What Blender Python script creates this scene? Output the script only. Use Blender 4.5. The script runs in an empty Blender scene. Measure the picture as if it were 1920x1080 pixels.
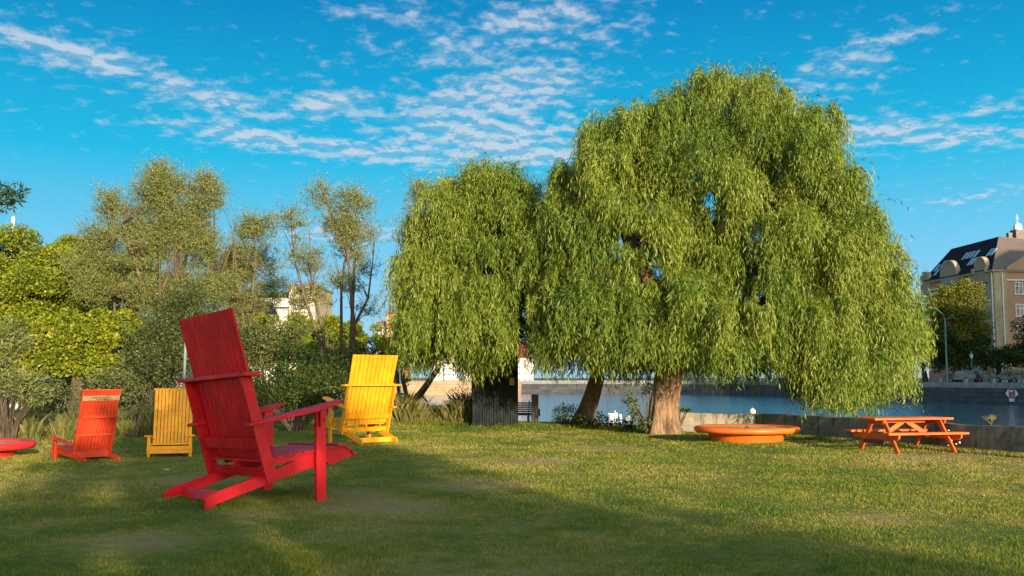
import bpy, bmesh, math, random
import numpy as np
from mathutils import Vector, Matrix
rng = np.random.default_rng(7)
random.seed(7)
R = math.radians
scene = bpy.context.scene
COL = scene.collection

# ------------------------------------------------------------------ camera
F, HOR, EYE = 1880.0, 708.0, 1.65
PITCH = math.atan((HOR - 540) / F)
cam_d = bpy.data.cameras.new("camera"); cam = bpy.data.objects.new("camera", cam_d); COL.objects.link(cam)
cam_d.sensor_width = 36.0; cam_d.lens = 36.0 * F / 1920
cam_d.clip_start = 0.1; cam_d.clip_end = 6000
cam.location = (0, 0, EYE); cam.rotation_euler = (R(90) + PITCH, 0, 0)
scene.camera = cam

# ------------------------------------------------------------------ sun and sky
SUN_EL, SUN_AZ = R(9.5), math.atan2(0.39, -0.92)      # azimuth from +Y towards +X
sdir = Vector((math.sin(SUN_AZ) * math.cos(SUN_EL), math.cos(SUN_AZ) * math.cos(SUN_EL), math.sin(SUN_EL)))
sun_d = bpy.data.lights.new("sun", 'SUN'); sun = bpy.data.objects.new("sun", sun_d); COL.objects.link(sun)
sun_d.energy = 5.0; sun_d.angle = R(0.5); sun_d.color = (1.0, 0.83, 0.60)
sun.rotation_euler = sdir.to_track_quat('Z', 'Y').to_euler(); sun.location = (60, -140, 40)
vs = scene.view_settings
vs.view_transform = 'Standard'; vs.look = 'None'; vs.gamma = 1.0; vs.exposure = 1.12
scene.cycles.max_bounces = 6; scene.cycles.diffuse_bounces = 3; scene.cycles.glossy_bounces = 2
scene.cycles.transmission_bounces = 3; scene.cycles.transparent_max_bounces = 4
scene.cycles.use_denoising = True
scene.cycles.sample_clamp_indirect = 4.0


class NT:
    """small node-tree writer"""
    def __init__(s, tree): s.t = tree; s.n = tree.nodes; s.l = tree.links
    def add(s, typ, **kw):
        n = s.n.new(typ)
        for k, v in kw.items(): setattr(n, k, v)
        return n
    def link(s, a, b): s.l.new(a, b)
    def put(s, sock, v):
        if isinstance(v, bpy.types.NodeSocket): s.l.new(v, sock)
        else: sock.default_value = v
    def math(s, op, a, b=0.0, c=None, clamp=False):
        n = s.add('ShaderNodeMath', operation=op); n.use_clamp = clamp
        s.put(n.inputs[0], a); s.put(n.inputs[1], b)
        if c is not None: s.put(n.inputs[2], c)
        return n.outputs[0]
    def mix(s, fac, a, b, blend='MIX'):
        n = s.add('ShaderNodeMix', data_type='RGBA', blend_type=blend)
        s.put(n.inputs[0], fac)
        s.put(n.inputs[6], a if isinstance(a, bpy.types.NodeSocket) else (*a, 1)[:4])
        s.put(n.inputs[7], b if isinstance(b, bpy.types.NodeSocket) else (*b, 1)[:4])
        return n.outputs[2]
    def noise(s, vec, scale, detail=3.0, rough=0.55, dist=0.0):
        n = s.add('ShaderNodeTexNoise'); s.put(n.inputs['Scale'], scale); n.inputs['Detail'].default_value = detail
        n.inputs['Roughness'].default_value = rough; n.inputs['Distortion'].default_value = dist
        if vec is not None: s.l.new(vec, n.inputs['Vector'])
        return n.outputs[0]
    def ramp(s, fac, stops):
        n = s.add('ShaderNodeValToRGB'); e = n.color_ramp.elements
        while len(e) < len(stops): e.new(0.5)
        for el, (p, c) in zip(e, stops): el.position = p; el.color = (*c, 1)
        s.put(n.inputs[0], fac); return n.outputs[0]
    def maprange(s, v, a, b, c=0.0, d=1.0, smooth=True):
        n = s.add('ShaderNodeMapRange', interpolation_type='SMOOTHSTEP' if smooth else 'LINEAR')
        s.put(n.inputs[0], v)
        for i, q in enumerate((a, b, c, d)): s.put(n.inputs[i + 1], q)
        return n.outputs[0]


def make_world():
    w = bpy.data.worlds.new("World"); scene.world = w; w.use_nodes = True
    t = NT(w.node_tree); t.n.clear()
    out = t.add('ShaderNodeOutputWorld'); bg = t.add('ShaderNodeBackground')
    sky = t.add('ShaderNodeTexSky', sky_type='NISHITA', sun_disc=False, sun_elevation=SUN_EL, sun_rotation=SUN_AZ,
                air_density=1.0, dust_density=0.4, ozone_density=1.6)
    tc = t.add('ShaderNodeTexCoord'); sx = t.add('ShaderNodeSeparateXYZ'); t.link(tc.outputs['Generated'], sx.inputs[0])
    x, y, z = sx.outputs
    el = t.math('ARCSINE', z); az = t.math('ARCTAN2', x, y)
    # deep blue sky away from the sun; the physical sky takes over towards the sun and overhead
    deep = t.ramp(t.math('MULTIPLY', el, 1.0 / R(40)), [(R(e) / R(40), tuple(c * SKY_DEEP for c in col)) for e, col in
        ((0.0, (.46, .70, .88)), (3.3, (.33, .66, .91)), (7.8, (.165, .60, .89)), (12.2, (.022, .51, .81)), (16.5, (.010, .38, .69)), (20.6, (.006, .265, .58)), (30, (.003, .15, .45)))])
    deep = t.mix(1.0, deep, (1, 1, 1), 'MULTIPLY')
    sh = Vector((sdir.x, sdir.y, 0)).normalized()
    ds = t.math('ADD', t.math('MULTIPLY', x, sh.x), t.math('MULTIPLY', y, sh.y))
    back = t.math('MAXIMUM', t.maprange(ds, -0.55, 0.35), t.maprange(el, R(24), R(50)))
    skyc = t.mix(back, deep, t.mix(1.0, sky.outputs[0], SKY_GAIN, 'MULTIPLY'))
    # altocumulus sheet: flat layer seen in perspective
    zz = t.math('MAXIMUM', t.math('ADD', z, 0.15), 0.05)
    cv = t.add('ShaderNodeCombineXYZ'); t.link(t.math('DIVIDE', x, zz), cv.inputs[0]); t.link(t.math('DIVIDE', y, zz), cv.inputs[1])
    vec = cv.outputs[0]
    big = t.noise(vec, 1.8, 3.0, 0.6, 0.6)
    cell = t.noise(vec, 18.0, 3.0, 0.50, 0.15)
    cell2 = t.noise(vec, 46.0, 4.0, 0.6, 0.2)
    tex = t.math('ADD', t.math('MULTIPLY', cell, 0.72), t.math('MULTIPLY', cell2, 0.28))
    mp = t.add('ShaderNodeMapping'); mp.inputs['Scale'].default_value = (0.985, 0.985, 1); t.link(vec, mp.inputs[0])
    above = t.math('ADD', t.math('MULTIPLY', t.noise(mp.outputs[0], 18.0, 3.0, 0.50, 0.15), 0.72), t.math('MULTIPLY', t.noise(mp.outputs[0], 46.0, 4.0, 0.6, 0.2), 0.28))
    def blob(px, py, rx, ry, rot, wgt):
        a0 = math.atan((px - 960) / F); e0 = math.atan((HOR - py) / F); ra = rx / F; re = ry / F
        da = t.math('SUBTRACT', az, a0); de = t.math('SUBTRACT', el, e0)
        c, s = math.cos(R(rot)), math.sin(R(rot))
        u = t.math('DIVIDE', t.math('ADD', t.math('MULTIPLY', da, c), t.math('MULTIPLY', de, s)), ra)
        v = t.math('DIVIDE', t.math('SUBTRACT', t.math('MULTIPLY', de, c), t.math('MULTIPLY', da, s)), re)
        d = t.math('ADD', t.math('MULTIPLY', u, u), t.math('MULTIPLY', v, v))
        return t.math('MULTIPLY', t.math('EXPONENT', t.math('MULTIPLY', d, -1.0)), wgt)
    m = None
    for b in CLOUDS:
        k = blob(*b); m = k if m is None else t.math('MAXIMUM', m, k)
    m = t.math('ADD', t.math('MULTIPLY', m, 0.40), t.math('MULTIPLY', t.math('SUBTRACT', big, 0.5), 0.22))
    dens = t.math('ADD', tex, t.math('SUBTRACT', m, 0.16))
    cov = t.maprange(dens, 0.41, 0.80, 0.0, 0.78)
    cov = t.math('MULTIPLY', cov, t.maprange(z, 0.0, 0.05))
    shade = t.maprange(t.math('ADD', t.math('MULTIPLY', t.math('SUBTRACT', tex, above), 3.2), t.math('MULTIPLY', dens, 0.35)), 0.02, 0.42)
    cloudc = t.mix(shade, CLOUD_DARK, CLOUD_LIGHT)
    col = t.mix(cov, skyc, cloudc)
    t.link(col, bg.inputs[0]); bg.inputs[1].default_value = SKY_STR
    t.link(bg.outputs[0], out.inputs[0])

SKY_STR, SKY_DEEP, SKY_GAIN = 0.12, 0.46 / 0.12, (1.9, 1.85, 1.65)
CLOUD_DARK, CLOUD_LIGHT = (1.1, 1.95, 2.75), (2.5, 2.75, 3.05)
CLOUDS = [(140, 145, 220, 32, -9, .85), (370, 195, 200, 32, -8, .88), (620, 195, 110, 30, 0, .85), (470, 265, 200, 28, -5, .9),
          (700, 285, 300, 22, -3, 1.0), (900, 250, 220, 60, 0, 1.0), (950, 170, 180, 70, 10, .95), (950, 60, 300, 55, 6, .62), (840, 190, 110, 40, 0, .85), (1030, 140, 90, 50, 0, .85),
          (1010, 20, 200, 40, 5, .8), (1000, 285, 140, 30, 0, 1.0), (1580, 155, 120, 40, 10, .62), (1680, 105, 90, 16, 8, .75),
          (1640, 270, 160, 32, 0, .9), (1800, 290, 180, 22, -4, .85), (1880, 245, 90, 20, 0, .7), (1840, 400, 120, 14, 3, .55), (640, 440, 150, 20, 0, .8),
          (720, 10, 120, 24, 4, .6)]
make_world()

# ------------------------------------------------------------------ pixel of the photograph -> point in the world (used to read positions off)
def ray(px, py):
    u = (px - 960) / F; v = -(py - 540) / F; c, s = math.cos(PITCH), math.sin(PITCH)
    return np.array([u, c - v * s, s + v * c])
def W(px, py, Y):
    r = ray(px, py); k = Y / r[1]; return np.array([r[0] * k, Y, EYE + r[2] * k])
def G(px, py):
    r = ray(px, py); k = -EYE / r[2]; return np.array([r[0] * k, r[1] * k, 0.0])
def topx(P):
    d = P[:, 1] * math.cos(PITCH) + (P[:, 2] - EYE) * math.sin(PITCH)
    u = -P[:, 1] * math.sin(PITCH) + (P[:, 2] - EYE) * math.cos(PITCH)
    return 960 + F * P[:, 0] / d, 540 - F * u / d

# ------------------------------------------------------------------ materials
MATS = {}
def mat(name, color, rough=0.6, vary=0.12, scale=3.0, bump=0.0, bscale=30.0, spec=0.4, metal=0.0, dark=None, coat=0.0, grain=None):
    if name in MATS: return MATS[name]
    m = bpy.data.materials.new(name); m.use_nodes = True; t = NT(m.node_tree); p = t.n['Principled BSDF']
    tc = t.add('ShaderNodeTexCoord'); v = tc.outputs['Object']
    if grain:
        mp = t.add('ShaderNodeMapping'); mp.inputs['Scale'].default_value = grain; t.link(v, mp.inputs[0]); v = mp.outputs[0]
    n = t.noise(v, scale, 5.0, 0.65)
    d = dark or tuple(c * (1 - 2.2 * vary) for c in color); l = tuple(min(1, c * (1 + 1.6 * vary)) for c in color)
    c = t.ramp(n, [(0.25, d), (0.5, color), (0.78, l)])
    t.link(c, p.inputs['Base Color'])
    n2 = t.noise(v, scale * 3.1, 4.0, 0.6)
    t.link(t.maprange(n2, 0.3, 0.7, max(0.05, rough - 0.1), min(1, rough + 0.12)), p.inputs['Roughness'])
    p.inputs['Metallic'].default_value = metal; p.inputs['Specular IOR Level'].default_value = spec
    if coat: p.inputs['Coat Weight'].default_value = coat; p.inputs['Coat Roughness'].default_value = 0.25
    if bump:
        b = t.add('ShaderNodeBump'); b.inputs['Strength'].default_value = bump; b.inputs['Distance'].default_value = 0.02
        t.link(t.noise(v, bscale, 4.0, 0.65), b.inputs['Height']); t.link(b.outputs[0], p.inputs['Normal'])
    MATS[name] = m; return m

def paint(name, color, rough=0.45, spec=0.28):
    """brush-painted boards: slight fading, grain, grime and small chips"""
    m = bpy.data.materials.new(name); m.use_nodes = True; t = NT(m.node_tree); p = t.n['Principled BSDF']
    tc = t.add('ShaderNodeTexCoord'); v = tc.outputs['Object']
    mp = t.add('ShaderNodeMapping'); mp.inputs['Scale'].default_value = (9, 30, 3.2); t.link(v, mp.inputs[0])
    grain = t.noise(mp.outputs[0], 1.0, 5.0, 0.65, 0.3); fade = t.noise(v, 1.7, 4.0, 0.6); grime = t.noise(v, 5.5, 6.0, 0.72, 0.4); chip = t.noise(v, 38.0, 3.0, 0.7)
    c = t.mix(t.maprange(fade, 0.35, 0.7), tuple(q * .80 for q in color), tuple(min(1, q * 1.18 + .002) for q in color))
    c = t.mix(t.maprange(grain, 0.5, 0.72, 0, .35), c, tuple(q * .45 for q in color))
    c = t.mix(t.maprange(grime, 0.56, 0.78, 0, .42), c, tuple(q * .25 + .004 for q in color))
    c = t.mix(t.maprange(chip, 0.70, 0.74, 0, .6), c, (0.22, 0.17, 0.12))
    t.link(c, p.inputs['Base Color']); t.link(t.maprange(grime, .3, .7, rough - .08, rough + .22), p.inputs['Roughness']); p.inputs['Specular IOR Level'].default_value = spec
    b = t.add('ShaderNodeBump'); b.inputs['Strength'].default_value = 0.25; b.inputs['Distance'].default_value = 0.01; t.link(grain, b.inputs['Height']); t.link(b.outputs[0], p.inputs['Normal'])
    return m

def leaf_mat(name, stops, trans=0.3, rough=0.5, spec=0.3):
    m = bpy.data.materials.new(name); m.use_nodes = True; t = NT(m.node_tree); p = t.n['Principled BSDF']; out = t.n['Material Output']
    a = t.add('ShaderNodeAttribute', attribute_name='tint')
    c = t.ramp(a.outputs['Fac'], stops)
    t.link(c, p.inputs['Base Color']); p.inputs['Roughness'].default_value = rough; p.inputs['Specular IOR Level'].default_value = spec
    tr = t.add('ShaderNodeBsdfTranslucent'); t.link(t.mix(1.0, c, (1.2, 1.15, 0.6), 'MULTIPLY'), tr.inputs[0])
    mx = t.add('ShaderNodeMixShader'); mx.inputs[0].default_value = trans
    t.link(p.outputs[0], mx.inputs[1]); t.link(tr.outputs[0], mx.inputs[2]); t.link(mx.outputs[0], out.inputs[0])
    return m

BARE = [(-1.75, 13.2, 1.0), (-2.3, 14.6, .7), (-0.6, 15.6, 1.0), (8.35, 21.4, .55), (9.6, 21.6, .6), (-3.9, 10.3, .9), (-5.2, 16.5, .8), (0.6, 20.2, .9), (2.2, 23.5, 1.1), (4.3, 12.0, .8)]
def grass_color(t, pos, tint=None):
    """lawn colour from the place on the lawn: green turf, dry straw patches, bare scuffs"""
    big = t.noise(pos, 0.16, 3.0, 0.55, 0.4); mid = t.noise(pos, 1.1, 4.0, 0.62, 0.5); fine = t.noise(pos, 6.0, 3.0, 0.65)
    f = t.math('ADD', t.math('MULTIPLY', big, 0.42), t.math('ADD', t.math('MULTIPLY', mid, 0.33), t.math('MULTIPLY', fine, 0.25)))
    if tint is not None: f = t.math('ADD', f, t.math('MULTIPLY', t.math('SUBTRACT', tint, 0.5), 0.22))
    for (bx, by, br) in BARE:      # trodden and worn places
        vd = t.add('ShaderNodeVectorMath', operation='DISTANCE'); t.link(pos, vd.inputs[0]); vd.inputs[1].default_value = (bx, by, 0)
        f = t.math('ADD', f, t.math('MULTIPLY', t.maprange(t.math('ADD', vd.outputs['Value'], t.math('MULTIPLY', mid, br)), br * 1.9, br * .6), 0.13))
    c = t.ramp(f, [(0.33, (0.040, 0.092, 0.010)), (0.43, (0.108, 0.160, 0.014)), (0.50, (0.19, 0.208, 0.022)), (0.56, (0.31, 0.262, 0.052)), (0.64, (0.40, 0.295, 0.125))])
    return c, f

def mat_lawn():
    m = bpy.data.materials.new("lawn_soil"); m.use_nodes = True; t = NT(m.node_tree); p = t.n['Principled BSDF']
    g = t.add('ShaderNodeNewGeometry'); pos = g.outputs['Position']
    c, f = grass_color(t, pos, t.noise(pos, 40.0, 3.0, 0.7))
    t.link(t.mix(0.42, c, (0.06, 0.05, 0.03)), p.inputs['Base Color']); p.inputs['Roughness'].default_value = 0.95; p.inputs['Specular IOR Level'].default_value = 0.1
    b = t.add('ShaderNodeBump'); b.inputs['Strength'].default_value = 0.8; b.inputs['Distance'].default_value = 0.03
    t.link(t.noise(pos, 45.0, 4.0, 0.7), b.inputs['Height']); t.link(b.outputs[0], p.inputs['Normal'])
    return m
def mat_blades():
    m = bpy.data.materials.new("grass_blades"); m.use_nodes = True; t = NT(m.node_tree); p = t.n['Principled BSDF']; out = t.n['Material Output']
    g = t.add('ShaderNodeNewGeometry'); a = t.add('ShaderNodeAttribute', attribute_name='tint')
    c, f = grass_color(t, g.outputs['Position'], a.outputs['Fac'])
    t.link(c, p.inputs['Base Color']); p.inputs['Roughness'].default_value = 0.6; p.inputs['Specular IOR Level'].default_value = 0.15
    tr = t.add('ShaderNodeBsdfTranslucent'); t.link(c, tr.inputs[0])
    mx = t.add('ShaderNodeMixShader'); mx.inputs[0].default_value = 0.35
    t.link(p.outputs[0], mx.inputs[1]); t.link(tr.outputs[0], mx.inputs[2]); t.link(mx.outputs[0], out.inputs[0])
    return m
def mat_water():
    m = bpy.data.materials.new("water"); m.use_nodes = True; t = NT(m.node_tree); p = t.n['Principled BSDF']
    p.inputs['Base Color'].default_value = (0.012, 0.05, 0.09, 1); p.inputs['Roughness'].default_value = 0.06; p.inputs['IOR'].default_value = 1.33
    p.inputs['Specular IOR Level'].default_value = 0.6
    g = t.add('ShaderNodeNewGeometry'); mp = t.add('ShaderNodeMapping'); mp.inputs['Scale'].default_value = (0.8, 1.6, 1); t.link(g.outputs['Position'], mp.inputs[0])
    b = t.add('ShaderNodeBump'); b.inputs['Strength'].default_value = 0.55; b.inputs['Distance'].default_value = 0.12
    h = t.math('ADD', t.noise(mp.outputs[0], 0.9, 3.0, 0.6, 0.3), t.math('MULTIPLY', t.noise(mp.outputs[0], 4.0, 3.0, 0.6), 0.35))
    t.link(h, b.inputs['Height']); t.link(b.outputs[0], p.inputs['Normal'])
    return m
def mat_blocks(name, c1, c2, mortar, sx=1.0, sz=1.0, rough=0.85):
    """coursed stone / brick by object coordinates (x along, z up)"""
    m = bpy.data.materials.new(name); m.use_nodes = True; t = NT(m.node_tree); p = t.n['Principled BSDF']
    tc = t.add('ShaderNodeTexCoord'); s = t.add('ShaderNodeSeparateXYZ'); t.link(tc.outputs['Object'], s.inputs[0])
    cv = t.add('ShaderNodeCombineXYZ'); t.link(t.math('ADD', s.outputs[0], s.outputs[1]), cv.inputs[0]); t.link(s.outputs[2], cv.inputs[1])
    b = t.add('ShaderNodeTexBrick'); t.link(cv.outputs[0], b.inputs[0]); b.inputs['Scale'].default_value = 1.0
    b.inputs['Brick Width'].default_value = sx; b.inputs['Row Height'].default_value = sz; b.inputs['Mortar Size'].default_value = 0.04 * sz
    b.inputs['Color1'].default_value = (*c1, 1); b.inputs['Color2'].default_value = (*c2, 1); b.inputs['Mortar'].default_value = (*mortar, 1)
    n = t.noise(tc.outputs['Object'], 0.7, 5.0, 0.65)
    t.link(t.mix(1.0, b.outputs[0], t.ramp(n, [(0.25, (0.6, 0.6, 0.58)), (0.7, (1.1, 1.1, 1.1))]), 'MULTIPLY'), p.inputs['Base Color'])
    p.inputs['Roughness'].default_value = rough; p.inputs['Specular IOR Level'].default_value = 0.2
    return m
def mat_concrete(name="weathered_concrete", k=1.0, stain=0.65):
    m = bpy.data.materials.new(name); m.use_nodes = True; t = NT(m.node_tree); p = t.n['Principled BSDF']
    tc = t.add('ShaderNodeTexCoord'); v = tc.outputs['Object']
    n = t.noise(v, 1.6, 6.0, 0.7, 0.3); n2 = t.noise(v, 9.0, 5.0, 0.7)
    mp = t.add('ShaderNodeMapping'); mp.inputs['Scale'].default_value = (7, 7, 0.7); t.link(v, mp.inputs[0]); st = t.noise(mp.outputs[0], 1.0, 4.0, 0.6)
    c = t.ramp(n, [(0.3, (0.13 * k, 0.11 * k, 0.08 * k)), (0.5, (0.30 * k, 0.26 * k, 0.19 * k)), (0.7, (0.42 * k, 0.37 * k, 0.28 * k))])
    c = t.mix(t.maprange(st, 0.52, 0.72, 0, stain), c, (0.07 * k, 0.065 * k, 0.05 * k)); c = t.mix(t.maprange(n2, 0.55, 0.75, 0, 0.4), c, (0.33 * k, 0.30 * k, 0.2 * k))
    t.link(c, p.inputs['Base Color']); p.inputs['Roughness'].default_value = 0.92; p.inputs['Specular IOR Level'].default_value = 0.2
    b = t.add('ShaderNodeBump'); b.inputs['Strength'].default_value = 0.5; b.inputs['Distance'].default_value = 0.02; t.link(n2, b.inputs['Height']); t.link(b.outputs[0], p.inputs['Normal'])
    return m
def mat_bark(name, c1, c2, c3):
    m = bpy.data.materials.new(name); m.use_nodes = True; t = NT(m.node_tree); p = t.n['Principled BSDF']
    g = t.add('ShaderNodeNewGeometry'); mp = t.add('ShaderNodeMapping'); mp.inputs['Scale'].default_value = (9, 9, 1.6); t.link(g.outputs['Position'], mp.inputs[0])
    n = t.noise(mp.outputs[0], 1.3, 6.0, 0.7, 0.8); big = t.noise(g.outputs['Position'], 1.2, 3.0, 0.6)
    c = t.ramp(t.math('ADD', t.math('MULTIPLY', n, 0.7), t.math('MULTIPLY', big, 0.3)), [(0.34, c1), (0.5, c2), (0.66, c3)])
    t.link(c, p.inputs['Base Color']); p.inputs['Roughness'].default_value = 0.9; p.inputs['Specular IOR Level'].default_value = 0.15
    b = t.add('ShaderNodeBump'); b.inputs['Strength'].default_value = 0.9; b.inputs['Distance'].default_value = 0.06; t.link(n, b.inputs['Height']); t.link(b.outputs[0], p.inputs['Normal'])
    return m

M_RED = paint("deep_red_paint", (0.52, 0.002, 0.008), 0.42, 0.25)
M_YEL = paint("bright_yellow_paint", (0.62, 0.245, 0.004))
M_ORED = paint("orange_red_paint", (0.56, 0.046, 0.012))
M_AMB = paint("amber_yellow_paint", (0.88, 0.33, 0.008))
M_ORG = paint("orange_paint", (0.64, 0.098, 0.014))
M_POTO = mat("orange_pot_paint", (0.62, 0.115, 0.012), rough=0.4, vary=0.12, scale=1.8, bump=0.1, bscale=25)
M_POTR = mat("red_pot_paint", (0.62, 0.022, 0.022), rough=0.38, vary=0.12, scale=1.8, bump=0.1, bscale=25)
M_SAND = mat("pot_soil", (0.33, 0.20, 0.12), rough=0.95, vary=0.25, scale=6.0, bump=0.7, bscale=30, spec=0.1)
M_PLANK = mat("weathered_plank", (0.36, 0.21, 0.10), rough=0.8, vary=0.3, scale=3.0, bump=0.3, grain=(2, 14, 14))
M_INK = mat("dark_lettering", (0.03, 0.02, 0.015), rough=0.7, vary=0.1)
M_CONC = mat_concrete(); M_CONCD = mat_concrete("shaded_stained_concrete", 0.42, 0.8)  # darker copy: the long wall's shade is in its colour, plus heavier stains
M_BARK = mat_bark("willow_bark", (0.035, 0.022, 0.014), (0.16, 0.10, 0.055), (0.33, 0.215, 0.125))
M_BARKD = mat_bark("dark_bark", (0.03, 0.022, 0.015), (0.08, 0.06, 0.04), (0.15, 0.11, 0.075))
M_BARKM = mat_bark("brown_bark", (0.045, 0.032, 0.02), (0.115, 0.085, 0.05), (0.21, 0.155, 0.09))
M_BARKT = mat_bark("tan_bark", (0.08, 0.06, 0.035), (0.2, 0.15, 0.085), (0.32, 0.25, 0.15))
M_WHITE = mat("white_paint", (0.72, 0.72, 0.70), rough=0.5, vary=0.06)
M_GREY = mat("grey_metal", (0.22, 0.24, 0.25), rough=0.5, vary=0.1, metal=0.3)
M_DGREEN = mat("dark_green_metal", (0.003, 0.008, 0.008), rough=0.6, vary=0.2, scale=1.5, spec=0.2)  # base lowered nearly to black, carrying the shade on the shed
M_BLACK = mat("black_paint", (0.012, 0.013, 0.016), rough=0.45, vary=0.2)
M_BLUE = mat("blue_plastic", (0.02, 0.14, 0.36), rough=0.45, vary=0.1)
M_YSIGN = mat("ochre_sign", (0.35, 0.24, 0.03), rough=0.5, vary=0.12)
M_GLASS = mat("window_glass", (0.05, 0.08, 0.11), rough=0.08, vary=0.3, scale=0.6, spec=0.9)
M_FEATH = mat("white_feathers", (0.8, 0.79, 0.75), rough=0.8, vary=0.05)
M_BEAK = mat("orange_beak", (0.7, 0.2, 0.02), rough=0.5, vary=0.05)
L_WILLOW = leaf_mat("willow_leaves", [(0.0, (0.034, 0.080, 0.005)), (0.35, (0.094, 0.146, 0.012)), (0.7, (0.172, 0.206, 0.021)), (1.0, (0.25, 0.265, 0.05))], 0.24)
L_SILVER = leaf_mat("silver_willow_leaves", [(0.0, (0.055, 0.082, 0.022)), (0.4, (0.150, 0.170, 0.044)), (0.75, (0.225, 0.232, 0.075)), (1.0, (0.32, 0.31, 0.13))], 0.3)
L_MAPLE = leaf_mat("maple_leaves", [(0.0, (0.050, 0.085, 0.007)), (0.4, (0.150, 0.185, 0.011)), (0.8, (0.285, 0.295, 0.016)), (1.0, (0.40, 0.37, 0.03))], 0.36)
L_OLIVE = leaf_mat("olive_shrub_leaves", [(0.0, (0.022, 0.036, 0.008)), (0.5, (0.062, 0.082, 0.018)), (0.85, (0.14, 0.15, 0.045)), (1.0, (0.22, 0.21, 0.08))], 0.28)
L_DARK = leaf_mat("dark_glossy_leaves", [(0.0, (0.008, 0.018, 0.004)), (0.5, (0.026, 0.046, 0.008)), (0.9, (0.075, 0.10, 0.014)), (1.0, (0.14, 0.15, 0.03))], 0.22, 0.6, 0.15)
L_GOLD = leaf_mat("gold_green_leaves", [(0.0, (0.04, 0.055, 0.006)), (0.5, (0.13, 0.13, 0.012)), (1.0, (0.28, 0.24, 0.03))], 0.3)
L_HAY = leaf_mat("meadow_stalks", [(0.0, (0.06, 0.085, 0.015)), (0.4, (0.13, 0.14, 0.03)), (0.75, (0.26, 0.20, 0.08)), (1.0, (0.36, 0.25, 0.14))], 0.3, 0.7, 0.1)
M_LAWN, M_BLADE, M_WATER = mat_lawn(), mat_blades(), mat_water()

# ------------------------------------------------------------------ object helpers
def tag(o, label=None, cat=None, group=None, kind=None):
    if label: o['label'] = label
    if cat: o['category'] = cat
    if group: o['group'] = group
    if kind: o['kind'] = kind
    return o
def empty(name, loc, rz=0.0, label=None, cat=None, group=None):
    o = bpy.data.objects.new(name, None); COL.objects.link(o); o.location = loc; o.rotation_euler = (0, 0, rz); o.empty_display_size = 0.2
    return tag(o, label, cat, group)
def copy_tree(o, parent=None):
    c = o.copy(); COL.objects.link(c); c.parent = parent
    for ch in o.children: copy_tree(ch, c)
    return c
def mesh_np(name, V, Fq, mt, parent=None, tint=None, loc=None):
    """quads (or tris) from numpy arrays"""
    me = bpy.data.meshes.new(name); n, k = Fq.shape
    me.vertices.add(len(V)); me.vertices.foreach_set("co", np.ascontiguousarray(V, np.float32).ravel())
    me.loops.add(n * k); me.loops.foreach_set("vertex_index", np.ascontiguousarray(Fq, np.int32).ravel())
    me.polygons.add(n); me.polygons.foreach_set("loop_start", np.arange(0, n * k, k, dtype=np.int32))
    me.update(calc_edges=True)
    if tint is not None:
        a = me.attributes.new("tint", 'FLOAT', 'POINT'); a.data.foreach_set("value", np.ascontiguousarray(tint, np.float32))
    me.materials.append(mt)
    o = bpy.data.objects.new(name, me); COL.objects.link(o)
    if parent is not None: o.parent = parent
    if loc is not None: o.location = loc
    return o


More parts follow.
